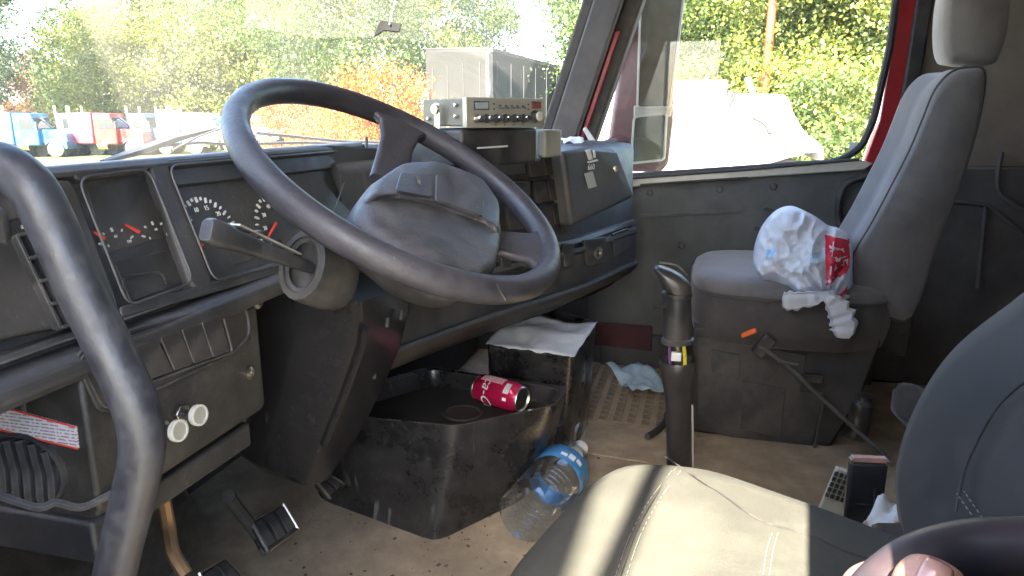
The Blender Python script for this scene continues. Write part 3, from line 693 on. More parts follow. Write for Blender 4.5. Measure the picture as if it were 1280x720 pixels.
# ------------------------------------------------------------------ grab handle at the driver's pillar
GH = thing('entry_tube', 'thick bent black grab tube standing in front of the gauges at the left edge', 'grab tube', (-.9, .36, .2))
gp = spline([at(x, y, X=-.90) for x, y in [(-160, 330), (-120, 260), (-70, 214), (-12, 203), (34, 228), (66, 284), (101, 362), (142, 446), (170, 510), (178, 560), (168, 616), (152, 680), (134, 760), (114, 840)]], 8)
b = B(); tube(b, gp, .0140, 16); obj('tube', b, M_hand, GH, ang=60)
for p in (gp[0], gp[-1]):
    b = B(); box(b, p+V((-.03, 0, 0)), (.08, .05, .05)); obj('mounting_foot', b, M_hand, GH, .01)

# ------------------------------------------------------------------ radio and what stands by it on the dash
cl, crr = at(581, 122, D=1.20), at(678, 121, D=1.335)
rx = (crr-cl); rx.z = 0; rw = rx.length; rx.normalize(); rn = rx.cross(V((0, 0, 1))).normalized()    # points to the viewer
if rn.dot(CAM-cl) < 0: rn = -rn
rz = V((0, 0, 1)); rh = .047
RD = thing('cb_radio', 'silver-faced two-way radio with a row of chrome knobs on top of the dash', 'radio', tuple(cl+rx*rw/2-rn*.09-rz*rh))
rc = cl+rx*rw/2-rz*rh/2
b = B(); box(b, rc-rn*.056, (rw*.98, .105, rh*.94), Matrix((rx, -rn, rz)).transposed()); obj('case', b, mat('radio_case', (.16, .15, .125), .42, .6, dust=.3, ds=20), RD, .002)
b = B(); box(b, rc, (rw*1.02, .010, rh*1.04), Matrix((rx, -rn, rz)).transposed()); FPL = obj('faceplate', b, M_silver, RD, .0018)
RP = (rc+rn*.005, rn)
def rq(u, v, w, h): return [rc+rx*(u-w/2)+rz*(v-h/2), rc+rx*(u+w/2)+rz*(v-h/2), rc+rx*(u+w/2)+rz*(v+h/2), rc+rx*(u-w/2)+rz*(v+h/2)]
def rplate(name, u, v, w, h, out, m):
    b = B(); prism(b, [p+rn*(.005+out) for p in rq(u*rw, v*rh, w*rw, h*rh)], -rn*(out+.002)); return obj(name, b, m, FPL, .0006)
rplate('meter_bezel', -.33, .24, .185, .30, .0012, M_blk); rplate('meter_window', -.33, .24, .155, .22, .0018, mat('meter_face', (.30, .34, .36), .3))
rplate('channel_bezel', .385, .28, .13, .26, .0012, M_blk); rplate('channel_display', .385, .28, .105, .20, .0018, mat('red_display', (.22, .05, .045), .25))
for u in (-.105, -.03, .045, .12, .195):
    b = B(); c = rc+rx*(u*rw)+rz*(.22*rh)+rn*.005
    lathe(b, [(.0026, -.001), (.0026, .003), (.0016, .0035), (.0013, .009)], c, (rn-rz*.35), 10); obj('toggle_switch', b, M_blk, FPL)
for u in (-.18, .27):
    for v in (.30, .12):
        b = B(); lathe(b, [(.0016, -.001), (.0016, .0014)], rc+rx*(u*rw)+rz*(v*rh)+rn*.005, rn, 8); obj('indicator', b, M_blk, FPL)
for u in (-.395, -.275, -.155, -.04, .08, .20, .36):
    big = u > .3
    c = rc+rx*(u*rw)+rz*((-.20 if not big else -.13)*rh)+rn*.005; s = 1.5 if big else 1
    b = B(); lathe(b, [(.0072*s, 0), (.0072*s, .003), (.0062*s, .004), (.0058*s, .012), (.0052*s, .0135)], c, rn, 20); k = obj('knob', b, M_blk if u > -.39 else M_steel, FPL)
    b = B(); lathe(b, [(.0058*s, .012), (.0052*s, .0142), (.001, .0144)], c, rn, 20); obj('knob_cap', b, M_chrome if not big else M_offw, FPL)
for u, s in ((-.155, 'SQ'), (-.04, 'RF'), (.08, 'PA'), (.20, 'CB')):
    text('control_print', s, .0042, basis(rc+rx*(u*rw)+rz*(-.43*rh)+rn*.0053, rx, rn), M_blk, FPL, .0002)
lsd = cl-rz*rh/2-rx*.001
for d, z in ((.022, .012), (.022, -.006), (.092, -.01)):
    b = B(); lathe(b, [(.0035, -.001), (.003, .002), (.0005, .0025)], lsd-rn*d+rz*z, -rx, 10); obj('case_screw', b, M_chrome, RD)
b = B(); prism(b, [lsd-rn*.062-rx*.004+p for p in (rz*.016-rn*.006, rz*.016+rn*.006, -rz*.045+rn*.008, -rz*.045-rn*.008)], -rx*.003); obj('bracket', b, M_steel, RD, .002)
b = B(); lathe(b, [(.008, 0), (.008, .006)], lsd-rn*.062-rx*.006+rz*.006, -rx, 14); obj('bracket_screw', b, M_chrome, RD)
# pedestal under the radio
PZ = .868
base = rc-rz*rh*.52
b = B(); box(b, V((base.x, base.y, (base.z+PZ)/2-.004))-rn*.085, (rw*1.0, .15, base.z-PZ-.008+.012), Matrix((rx, -rn, rz)).transposed())
MB_ = tag(obj('radio_stand', b, M_blk, None, .006), 'low black stand carrying the silver radio on the dash', 'stand')
q = V((base.x, base.y, 0))-rn*.008
b = B(); tube(b, [q-rx*.06+rz*(PZ+.026), q+rx*.012+rz*(PZ+.027)], .0016, 6); obj('stand_edge', b, M_mark, MB_)
cc = at(655, 186, D=1.36)
b = B(); lathe(b, [(.030, 0), (.031, .004), (.026, .008), (.025, .05), (.022, .056)], (cc.x, cc.y, PZ-.002), (0, 0, 1), 24); tag(obj('dash_cup', b, mat('cup_plastic', (.05, .06, .08), .35, dust=.2)), 'dark round pot under the right end of the silver radio', 'pot')
bx = at(682, 184, D=1.44)
sp = thing('cream_box', 'small cream box on the dash right of the silver radio', 'box', (bx.x, bx.y, PZ))
b = B(); box(b, (bx.x, bx.y, PZ+.026), (.05, .04, .052), Matrix.Rotation(R(-28), 3, 'Z')); obj('case', b, mat('cream_plastic', (.22, .21, .175), .5), sp, .004)
b = B(); box(b, V((bx.x, bx.y, PZ+.026))+V((.02, -.022, 0)), (.006, .008, .05), Matrix.Rotation(R(-28), 3, 'Z')); obj('case_edge', b, M_silver, sp, .001)
def sheet(name, c, w, d, rotz, m, label, cat, amp=.01, n=10, thick=.0006, seed=0, tilt=0):
    cz, sz = math.cos(rotz), math.sin(rotz)
    def f(u, v):
        x, y = (u-.5)*w, (v-.5)*d
        z = amp*noise.noise((u*2.2+seed, v*2.2, seed*.7))*1.2+amp*.45*noise.noise((u*6+seed, v*6, 3))+amp*.9+tilt*x
        return (c[0]+x*cz-y*sz, c[1]+x*sz+y*cz, c[2]+z)
    b = B(); grid(b, f, n, n)
    o = tag(obj(name, b, m, ang=60), label, cat)
    s = o.modifiers.new('thick', 'SOLIDIFY'); s.thickness = thick; s.offset = 1
    return o
p = at(716, 178, Z=.872); sheet('paper_scrap', (p.x, p.y, .868), .10, .06, .3, M_paper, 'curled white paper scrap by the pillar on the dash top', 'paper', .012, seed=2)
p = at(737, 170, X=.98)
b = B(); prism(b, [p+V((0, .022, .02)), p+V((0, .012, .028)), p+V((.01, -.022, -.022)), p+V((.01, -.008, -.035))], (.004, 0, 0)); tag(obj('white_tag', b, M_paper, None, .001), 'white plastic tag leaning at the foot of the window pillar', 'tag')
# tag hanging from the windscreen
hc = onws(483, 34, -.02)
hd = cR
TG = thing('hanging_tag', 'small dark tag hanging on a thin string inside the windscreen', 'tag', tuple(hc))
b = B(); prism(b, [at(x, y, pl=(hc, -cF)) for x, y in [(473, 25), (502, 29), (499, 40), (480, 38), (474, 42), (467, 46)]], cF*.006); obj('tag_plate', b, mat('matt_black', (.006, .006, .007), .8), TG, .0015)
b = B(); box(b, at(488, 30, pl=(hc-cF*.002, -cF)), (.012, .003, .005)); obj('tag_clip', b, M_silver, TG, .0005)
b = B(); tube(b, spline([at(x, y, pl=(hc, -cF)) for x, y in [(487, 27), (492, 8), (497, -18), (498, -60)]], 4), .0012, 5); obj('string', b, M_mark, TG)
# windscreen wipers outside
def wiper(label, arms):
    T = thing('windscreen_wiper', label, 'wiper', tuple(onws(*arms[0][1][0], .05)), 'wipers outside the windscreen')
    for nm, pix, r, off in arms:
        b = B(); tube(b, [onws(x, y, off) for x, y in pix], r, 6, flatz=.6); obj(nm, b, M_blk, T)
wiper('wide dark wiper arm slanting up to the left of the steering wheel', [('arm', [(128, 202), (170, 190), (215, 174), (272, 160)], [.006, .013, .014, .006], .05), ('blade', [(215, 188), (245, 172), (282, 158)], .004, .03), ('blade_frame', [(205, 182), (250, 178), (300, 181)], .005, .05)])
wiper('thin dark wiper lying flat along the windscreen foot behind the steering wheel', [('arm', [(318, 166), (360, 170), (420, 176), (480, 178)], .006, .05), ('blade', [(300, 180), (380, 178), (470, 181)], .006, .03), ('pivot', [(345, 172), (350, 176)], .012, .06)])

# ------------------------------------------------------------------ floor console tray with things in it
TC = thing('console_tray', 'scuffed black plastic console tray on the floor under the middle of the dash', 'console', (.3, .6, FZ))
A = at(545, 678, Z=FZ); Bq = at(402, 625, Z=FZ); 
ctop = lambda x, y, z: at(x, y, Z=z)
zr = .335
rA, rB, rC, rD = at(570, 537, Z=zr), at(447, 525, Z=zr), at(693, 511, Z=zr), at(712, 488, Z=zr)
fC = V((rD.x+.02, A.y-.19, FZ))
far = V((.80, .62, zr))
outer_top = [rB, rA, rC, rD, V((rD.x+.05, .62, zr)), V((rB.x+.05, .80, zr))]
outer_bot = [Bq, A, V((rC.x+.02, A.y-.135, FZ)), V((rD.x+.06, A.y-.16, FZ)), V((rD.x+.1, .66, FZ)), V((Bq.x+.08, .86, FZ))]
cx = sum((p for p in outer_top), V())/6
def shrink(P, s, z): return [V((cx.x+(p.x-cx.x)*s, cx.y+(p.y-cx.y)*s, z)) for p in P]
rt = lambda P, r: rpoly(P, r, 3)
b = B(); loft(b, [rt(outer_bot, .03), rt([a.lerp(c, .5)+V((0, 0, 0)) for a, c in zip(outer_bot, outer_top)], .03), rt(outer_top, .03), rt([p+V((0, 0, .008)) for p in outer_top], .03), rt(shrink(outer_top, .93, zr+.006), .03), rt(shrink(outer_top, .90, zr-.012), .03), rt(shrink(outer_top, .84, zr-.03), .03)])
bl_ = B(); prism(bl_, rt(shrink(outer_top, .85, zr-.0285), .03), (0, 0, -.003)); obj('tray_liner', bl_, mat('dusty_tray', (.030, .028, .026), .5, dust=.5, ds=9, dcol=(.12, .10, .08)), TC)
TB = obj('tray_body', b, M_tray, TC, ang=40)
hc2 = at(578, 516, Z=zr-.028)
b = B(); lathe(b, [(.046, 0), (.043, .006), (.038, .005), (.036, -.004), (.034, -.004), (.001, -.004)], (hc2.x, hc2.y, zr-.031), (0, 0, 1), 28); obj('cup_holder', b, M_rub, TC)
for u0, u1 in (((497, 470), (500, 520)), ((520, 468), (520, 512))):
    b = B(); tube(b, [at(*u0, Y=rB.y+.02), at(*u1, Y=rB.y+.02)], .01, 8); obj('tray_rib', b, M_tray, TC)
# far bin of the console
bz = .405
bt = [at(607, 434, Z=bz), at(716, 447, Z=bz), at(747, 405, Z=bz), at(690, 388, Z=bz), at(640, 388, Z=bz)]
bb = [V((p.x+dx, p.y+dy, FZ)) for p, (dx, dy) in zip(bt, ((.02, .0), (.06, .02), (.05, .02), (.02, .05), (0, .05)))]
cx2 = sum(bt, V())/5
def shr(P, s, z): return [V((cx2.x+(p.x-cx2.x)*s, cx2.y+(p.y-cx2.y)*s, z)) for p in P]
b = B(); loft(b, [rpoly(bb, .03, 3), rpoly([a.lerp(c, .6) for a, c in zip(bb, bt)], .03, 3), rpoly(bt, .03, 3), rpoly(shr(bt, .97, bz+.006), .03, 3), rpoly(shr(bt, .92, bz), .03, 3), rpoly(shr(bt, .88, bz-.05), .03, 3)]); obj('console_bin', b, M_tray, TC, ang=45)
b = B(); box(b, (.66, .80, .29), (1.02, .08, .40)); obj('console_back', b, M_rub, TC, .02)
# paper over the bin
b = B()
P4 = [at(607, 430, Z=bz+.010), at(717, 446, Z=bz+.010), at(747, 402, Z=bz+.008), at(636, 390, Z=bz+.03)]
def pf(u, v):
    p = P4[0].lerp(P4[1], u).lerp(P4[3].lerp(P4[2], u), v)
    e = min(1, u*5, (1-u)*5, v*5, (1-v)*5)
    return p+V((0, 0, .014*e*noise.noise((u*3, v*3, 1))+.006*noise.noise((u*9, v*7, 5))-.022*math.exp(-((u-.72)/.15)**2)*max(0, v-.4)))
grid(b, pf, 22, 16); o = tag(obj('crumpled_paper', b, M_paper, ang=30), 'crumpled white paper spread over the far bin of the console', 'paper')
s = o.modifiers.new('thick', 'SOLIDIFY'); s.thickness = .0008
# drinks can lying on the tray
ca, cb_ = at(601, 482, Z=zr+.012), at(645, 500, Z=zr+.012)
ca = at(597, 484, Z=zr+.015); cd = (at(650, 500, Z=zr+.012)-ca); cd.z = 0; cd.normalize()
CN = thing('drink_can', 'red soda can lying on its side in the console tray', 'can', (ca.x, ca.y, zr-.02))
M_can = mat('red_can_paint', (.52, .012, .075), .22, .35, coat=.6, var=.05)
b = B(); lathe(b, [(.026, .004), (.033, .014), (.033, .108), (.027, .120)], ca, cd, 28, False); obj('can_body', b, M_can, CN)
b = B(); lathe(b, [(.020, .007), (.023, .002), (.0262, .0), (.0268, .004), (.026, .005)], ca, cd, 28); obj('can_base', b, M_steel, CN)
b = B(); lathe(b, [(.027, .119), (.0278, .122), (.0265, .124), (.024, .120), (.001, .120)], ca, cd, 28); obj('can_lid', b, M_steel, CN)
cs = cd.cross(V((0, 0, 1))).normalized()     # side of the can
if cs.dot(CAM-ca) < 0: cs = -cs
def canpt(h, a, r=.0333): return ca+cd*h+(V((0, 0, 1))*math.sin(a)+cs*math.cos(a))*r
def canpatch(name, h0, h1, a0, a1, m):
    b = B(); grid(b, lambda u, v: canpt(h0+(h1-h0)*u, R(a0+(a1-a0)*v)), 6, 8); return obj(name, b, m, CN)
canpatch('nutrition_panel', .022, .080, 62, 104, mat('pale_pink_print', (.62, .30, .33), .35, var=.3, vs=260))
canpatch('bar_code', .090, .104, 30, 75, mat('grey_print', (.55, .55, .55), .4, var=.6, vs=400))
canpatch('white_print', .092, .102, 2, 14, M_white)
def cantext(s, size, h, a):
    cu = bpy.data.curves.new('lettering', 'FONT'); cu.body = s; cu.size = size; cu.align_x = 'CENTER'; cu.align_y = 'CENTER'; cu.shear = .35
    t = bpy.data.objects.new('tmp', cu); COL.objects.link(t)
    me = bpy.data.meshes.new_from_object(t.evaluated_get(bpy.context.evaluated_depsgraph_get())); bpy.data.objects.remove(t)
    bm = B(); bm.from_mesh(me); bpy.data.meshes.remove(me)
    bmesh.ops.subdivide_edges(bm, edges=bm.edges, cuts=1)
    for v in bm.verts: v.co = canpt(h+v.co.y, R(a)-v.co.x/.0333, .0336)
    obj('lettering', bm, M_mark, CN, flat=True)
cantext('Coca-Cola', .034, .045, 25)

# glove / blue cloth on the floor
p = at(796, 480, Z=FZ)
sheet('blue_cloth', (p.x, p.y, FZ), .24, .13, .5, mat('pale_blue_cloth', (.42, .54, .58), .95, var=.25, vs=25, bump=.3, bs=100), 'pale blue crumpled glove on the floor left of the gear lever', 'glove', .028, 14, seed=5)
# stick on the floor
b = B(); tube(b, spline([at(x, y, Z=FZ+.012) for x, y in [(809, 546), (822, 538), (832, 526), (834, 518)]], 5), .010, 7); tag(obj('black_hose', b, M_rub), 'short black hose end on the floor beside the gear lever', 'hose')
# rubber floor mat with its raised pads
FM = thing('floor_mat', 'dusty ribbed rubber mat on the passenger side floor', 'floor mat', (.7, .25, FZ))
b = B(); prism(b, [V((.42, .02, FZ)), V((1.12, .02, FZ)), V((1.12, .46, FZ)), V((.46, .40, FZ))], (0, 0, .004)); obj('mat_sheet', b, M_floor, FM, .002)
tp = None
for i in range(13):
    for j in range(8):
        x, y = .66+.037*i, .07+.040*j
        if tp is None:
            b = B(); box(b, (x, y, FZ+.0065), (.030, .024, .006)); tp = obj('tread_pad', b, M_pad_tread, FM, .0015)
        else:
            c = tp.copy(); COL.objects.link(c); c.location = V((x, y, FZ+.0065))-WORLD[FM.name]; WORLD[c.name] = V((x, y, FZ))
rg = random.Random(5); b = B()
for k in range(420):
    x, y = rg.uniform(-.6, .75), rg.uniform(.0, .75)
    if rg.random() < .5: x, y = rg.gauss(.0, .25), rg.gauss(.42, .16)
    r_ = rg.choice((.0006, .0008, .0012, .0018))*rg.uniform(.7, 1.5)
    box(b, (x, y, FZ+r_*.5), (r_*2*rg.uniform(.6, 2.2), r_*2, r_), Matrix.Rotation(rg.uniform(0, 3), 3, 'Z'))
kind(obj('floor_grit', b, mat('grit', (.10, .085, .07), .9, var=.6, vs=60)), 'stuff')
# water bottle
bo, bd = at(655, 648, Z=FZ+.065), None
be = at(735, 548, Z=FZ+.065); bd = (be-bo).normalized()
M_pet = glass('clear_plastic', (.90, .94, .97), .07, 1.6)
WB = thing('water_bottle', 'clear plastic water bottle with a blue label lying on the floor by the driver seat', 'bottle', tuple(bo))
prof = [(.02, .012), (.05, 0), (.060, .012), (.060, .05)]
for k in range(5): prof += [(.057, .058+.018*k), (.060, .067+.018*k)]
prof += [(.060, .16), (.060, .225), (.056, .25), (.040, .285), (.020, .305), (.017, .325), (.001, .326)]
b = B(); lathe(b, prof, bo, bd, 32); obj('bottle_body', b, M_pet, WB)
b = B(); lathe(b, [(.0605, .165), (.0612, .166), (.0612, .222), (.0605, .223)], bo, bd, 32, False); LB = obj('label', b, mat('blue_label', (.06, .24, .50), .35, var=.5, vs=18), WB)
bs = bd.cross(V((0, 0, 1))).normalized(); bs = bs if bs.dot(CAM-bo) > 0 else -bs
for a, h, w in ((58, .19, .02), (40, .195, .014), (75, .185, .012)):
    b = B(); grid(b, lambda u, v: bo+bd*(h+w*(u-.5))+(V((0, 0, 1))*math.sin(R(a+14*(v-.5)))+bs*math.cos(R(a+14*(v-.5))))*.0618, 3, 3); obj('label_print', b, M_white, LB)
b = B(); lathe(b, [(.018, .322), (.019, .326), (.019, .344), (.001, .346)], bo, bd, 20); obj('cap', b, M_white, WB)
b = B(); tube(b, spline([bo+bd*.285+V((0, 0, .03)), bo+bd*.30+V((.01, 0, .06)), bo+bd*.345+V((.02, 0, .055)), bo+bd*.36+V((.02, 0, .02))], 5), .006, 8); obj('carry_loop', b, M_pet, WB)

# ------------------------------------------------------------------ gear lever
GL = thing('gear_lever', 'tall black gear lever with a torn sleeve and yellow wire between the seats', 'gear lever', (.15, .01, FZ))
gx_ = .15
def gpt(px, py): return at(px, py, X=gx_)
g0, g1, g2, g3, g4 = gpt(850, 640), gpt(849, 500), gpt(848, 452), gpt(847, 428), gpt(846, 365)
gz_ = (g4-g0).normalized()
L_ = lambda p: (p-g0).dot(gz_)
b = B(); lathe(b, [(.036, -.12), (.036, -.05), (.0255, .0), (.0255, L_(g1)-.01), (.028, L_(g1)+.02), (.036, L_(g2)-.02), (.037, L_(g2)), (.035, L_(g2)+.004), (.032, L_(g2)-.002), (.02, L_(g2)-.03), (.004, L_(g2)-.035)], g0, gz_, 28); obj('lower_sleeve', b, M_gloss, GL, ang=60)
b = B(); tube(b, [g0+gz_*h+V((.004, -.026, 0)) for h in (.0, .05, .10, L_(g1)-.01)], .0035, 6); obj('sleeve_seam', b, M_offw, GL)
b = B(); lathe(b, [(.007, L_(g2)-.05), (.007, L_(g3)+.02)], g0, gz_, 12); obj('shaft', b, M_steel, GL)
b = B(); tube(b, spline([g0+gz_*(L_(g2)-.03)+V((0, -.012, 0)), g0+gz_*(L_(g2)+.012)+V((-.006, -.014, 0)), g0+gz_*(L_(g3)+.01)+V((-.004, -.010, 0))], 4), .004, 6); obj('yellow_wire', b, mat('yellow_wire', (.70, .62, .05), .5), GL)
b = B(); tube(b, spline([g0+gz_*(L_(g2)-.03)+V((0, .012, 0)), g0+gz_*(L_(g2)+.012)+V((-.006, .016, 0)), g0+gz_*(L_(g3)+.01)+V((-.004, .014, 0))], 4), .003, 6); obj('purple_wire', b, mat('purple_wire', (.18, .08, .2), .5), GL)
b = B(); box(b, g0+gz_*(L_(g2)+.016)+V((-.016, .002, 0)), (.012, .020, .018)); obj('wire_connector', b, M_white, GL, .002)
b = B(); lathe(b, [(.028, L_(g3)), (.032, L_(g3)+.001), (.032, L_(g3)+.008), (.028, L_(g3)+.010), (.0275, L_(g4)-.01), (.030, L_(g4)-.008), (.030, L_(g4))], g0, gz_, 28); obj('upper_sleeve', b, M_blk, GL, ang=40)
k0 = g0+gz_*L_(g4)
rr = []
for t, dy, w, d in ((0, 0, .054, .058), (.012, .002, .056, .062), (.026, .006, .055, .070), (.036, .012, .050, .066), (.044, .016, .040, .054), (.049, .018, .024, .032)):
    c = k0+gz_*(t-.15*dy)+V((0, dy, 0)); rr.append([c+V((x, y, .30*y)) for x, y in rr2(w, d, min(w, d)*.45, 5)])
b = B(); loft(b, rr); KN = obj('knob', b, M_gloss, GL, ang=70)
b = B(); tube(b, spline([k0+gz_*.040+V((-.012, -.02, -.003)), k0+gz_*.052+V((-.014, .0, .004)), k0+gz_*.05+V((-.012, .032, .008))], 5), .0028, 6); obj('knob_rim', b, M_blk, KN)
b = B(); tube(b, [gpt(842, 380), at(818, 384, X=.12)], [.006, .005], 8); obj('splitter_switch', b, M_gloss, GL)

# ------------------------------------------------------------------ pedals
def pedal(label, pix, z, nb, arm, grp='foot pedals'):
    c = [at(x, y, Z=zz) for (x, y), zz in zip(pix, z)]
    T = thing('pedal', label, 'pedal', tuple(sum(c, V())/4), grp)
    n = (c[1]-c[0]).cross(c[3]-c[0]).normalized(); n = n if n.z > 0 else -n
    b = B(); prism(b, rpoly(c, .008), -n*.012); obj('plate', b, M_rub, T, .003)
    for e in ((0, 1), (1, 2), (2, 3), (3, 0)):
        b = B(); tube(b, [c[e[0]]+n*.002, c[e[1]]+n*.002], .0035, 6); obj('plate_edge', b, M_steel, T)
    for k in range(nb):
        t0, t1 = (k+.12)/nb, (k+.88)/nb
        b = B(); prism(b, [c[0].lerp(c[1], t0).lerp(c[3].lerp(c[2], t0), .1), c[0].lerp(c[1], t1).lerp(c[3].lerp(c[2], t1), .1), c[0].lerp(c[1], t1).lerp(c[3].lerp(c[2], t1), .9), c[0].lerp(c[1], t0).lerp(c[3].lerp(c[2], t0), .9)], n*.006); obj('grip_bar', b, M_rub, T, .002)
    if arm:
        b = B(); tube(b, spline(arm, 5), .011, 8); obj('arm', b, M_dkgrey, T)
pedal('brake pedal with three rubber bars hanging under the steering column', [(313, 652), (353, 630), (372, 662), (334, 690)], (.24, .24, .20, .20), 3, [at(285, 620, Z=.34), at(300, 640, Z=.28), at(322, 668, Z=.20), at(332, 688, Z=.19)])
pedal('clutch pedal with a metal edge at the bottom edge near the bent rod', [(248, 716), (280, 697), (304, 722), (262, 748)], (.20, .20, .16, .16), 2, [at(262, 748, Z=.17), at(240, 740, Z=.2), at(225, 700, Z=.3)])
pedal('small accelerator pedal with a bright metal frame beside the console', [(396, 604), (413, 595), (430, 606), (412, 623)], (.20, .20, .17, .17), 2, None)
b = B(); tube(b, spline([at(204, 622, Y=.62), at(210, 655, Y=.62), at(216, 690, Y=.60), at(232, 718, Y=.58)], 6), .0085, 8); tag(obj('bent_rod', b, mat('copper_pipe', (.45, .28, .15), .35, .8, dust=.4)), 'bent copper coloured rod hanging below the dash by the grab tube', 'rod')
b = B(); prism(b, [V((-1.08, .93, FZ)), V((-.12, .93, FZ)), V((-.12, 1.08, FZ+.26)), V((-1.08, 1.08, FZ+.26))], (0, .02, 0)); tag(obj('toe_board', b, mat('dark_carpet', (.06, .052, .042), .95, dust=.4, ds=6, bump=.5, bs=120)), 'sloping dusty toe board behind the foot pedals', 'toe board')

# ------------------------------------------------------------------ passenger seat
def sup(cx, cy, hx, hy, z, p=4.0, n=48, dome=0):
    out = []
    for k in range(n):
        a = 2*math.pi*k/n; c, s = math.cos(a), math.sin(a)
        out.append(V((cx+hx*math.copysign(abs(c)**(2/p), c), cy+hy*math.copysign(abs(s)**(2/p), s), z)))
    return out
PS = thing('passenger_seat', 'grey fabric passenger seat with a headrest beside the far door', 'seat', (.86, -.25, FZ))
sx, sy = .865, -.245
b = B(); loft(b, [sup(sx, sy, .22, .22, 0.357), sup(sx, sy, .25, .245, 0.372), sup(sx, sy, .262, .255, 0.422), sup(sx, sy, .262, .255, 0.472), sup(sx, sy, .255, .25, 0.497)]); obj('cushion_side', b, M_seatd, PS, ang=70)  # side takes the darker velour: its shade is put into the colour
b = B(); loft(b, [sup(sx, sy, .256, .251, 0.494), sup(sx, sy, .258, .253, 0.502), sup(sx, sy, .252, .248, 0.520), sup(sx, sy, .235, .232, 0.532), sup(sx, sy, .18, .18, 0.538), sup(sx, sy, .08, .08, 0.532), sup(sx, sy, .01, .01, 0.530)]); obj('seat_cushion', b, M_seat, PS, ang=70)
b = B(); tube(b, sup(sx, sy, .258, .253, 0.496), .0045, 6, True); obj('cushion_piping', b, M_seatd, PS)
# backrest: a side outline carried across, rounder at the edges
sil = [(1074, 388), (1066, 345), (1070, 318), (1092, 280), (1117, 233), (1140, 188), (1157, 147), (1172, 112), (1192, 90), (1212, 84), (1234, 88), (1231, 130), (1218, 185), (1198, 245), (1172, 310), (1142, 398), (1105, 396)]
sl_ = [at(x, y, X=.66) for x, y in sil]
cb = sum(sl_, V())/len(sl_)
def sring(x, s, dy=0): return [V((x, cb.y+(p.y-cb.y)*s+dy, cb.z+(p.z-cb.z)*s)) for p in spline(sl_, 4, True)]
b = B(); loft(b, [sring(.655, .86), sring(.662, .955), sring(.68, 1.0), sring(.72, .995, .012), sring(.76, .97, -.008), sring(.86, .97, -.008), sring(.90, 1.0, .012), sring(.95, 1.0), sring(.97, .95), sring(.978, .85)]); obj('backrest', b, M_seat, PS, ang=70)
b = B(); tube(b, [V((.679, p.y, p.z)) for p in sring(.679, 1.003)], .003, 6, True); obj('backrest_seam', b, M_seatd, PS)
hs = [at(x, y, X=.72) for x, y in [(1182, 72), (1179, 30), (1186, -18), (1206, -42), (1240, -42), (1262, -20), (1262, 30), (1250, 72), (1236, 81), (1198, 80)]]
ch = sum(hs, V())/len(hs)
def hring(x, s): return [V((x, ch.y+(p.y-ch.y)*s, ch.z+(p.z-ch.z)*s)) for p in spline(hs, 4, True)]
b = B(); loft(b, [hring(.705, .8), hring(.712, .93), hring(.73, 1), hring(.80, 1), hring(.822, .93), hring(.83, .8)]); obj('headrest', b, mat('tan_grey_velour', (.17, .15, .13), .95, sheen=.4, dust=.4, ds=7, dcol=(.22, .19, .16), bump=.3, bs=260), PS, ang=70)
for x in (.74, .80):
    b = B(); tube(b, [V((x, ch.y, ch.z-.1)), V((x, ch.y+.01, ch.z-.22))], .007, 8); obj('headrest_post', b, M_blk, PS)
# base with its moulded panels
nb = [(868, 408), (1075, 432), (1092, 470), (1036, 592), (869, 548)]
nx = .645
bp = [at(x, y, X=nx) for x, y in nb]
bp = [V((nx, -.005, .40)), V((nx, -.46, .40)), V((nx, -.43, .25)), V((nx, -.37, FZ)), V((nx, -.01, FZ))]
b = B(); prism(b, bp, (.42, 0, 0)); obj('seat_base', b, M_dkgrey, PS, .006)
SB = (V((nx, 0, 0)), V((-1, 0, 0)))
M_basep = mat('base_plastic', (.040, .042, .044), .55, dust=.25, ds=6, bump=.2, bs=300, speck=.6, wear=.5)
panel('base_cover', [(872, 420), (1008, 444), (1000, 490), (1030, 492), (1012, 572), (873, 536)], SB, .006, M_basep, PS, bevel=.003)
panel('base_plate', [(888, 437), (925, 444), (924, 472), (890, 465)], SB, .012, M_basep, PS, bevel=.002)
panel('base_plate', [(928, 476), (982, 486), (976, 548), (926, 536)], SB, .010, M_basep, PS, bevel=.002)
panel('base_latch', [(996, 466), (1030, 470), (1028, 480), (998, 476)], SB, .012, M_blk, PS, bevel=.002)
b = B(); tube(b, [at(870, 546, X=nx-.02), at(1020, 582, X=nx-.02)], .008, 6); obj('base_rail', b, M_pad_tread, PS)
b = B(); tube(b, [at(1030, 500, X=nx-.015), at(1014, 580, X=nx-.015)], .004, 6); obj('base_edge', b, M_grey, PS)
b = B(); box(b, (.90, -.50, .40), (.36, .10, .14)); obj('recliner_bracket', b, M_blk, PS, .01)
# belt stalk with buckle
b = B()
SBT = thing('belt_buckle', 'thin black belt stalk with an orange buckle button leaning along the grey seat base', 'seat belt', tuple(at(1105, 570, X=.50)))
b = B(); tube(b, spline([at(948, 432, X=.60), at(985, 458, X=.59), at(1040, 510, X=.56), at(1112, 575, X=.5)], 6), .0055, 8); obj('stalk', b, M_grey, SBT)
b = B(); box(b, at(955, 432, X=.606), (.02, .035, .060), Matrix.Rotation(R(35), 3, 'X')); obj('buckle', b, M_blk, SBT, .004)
b = B(); box(b, at(936, 416, X=.602), (.014, .040, .012), Matrix.Rotation(R(-28), 3, 'X')); obj('release_button', b, M_orange, SBT, .003)
b = B(); tube(b, [at(972, 452, X=.585), at(998, 456, X=.585)], .004, 6); obj('stalk_clip', b, M_grey, SBT)

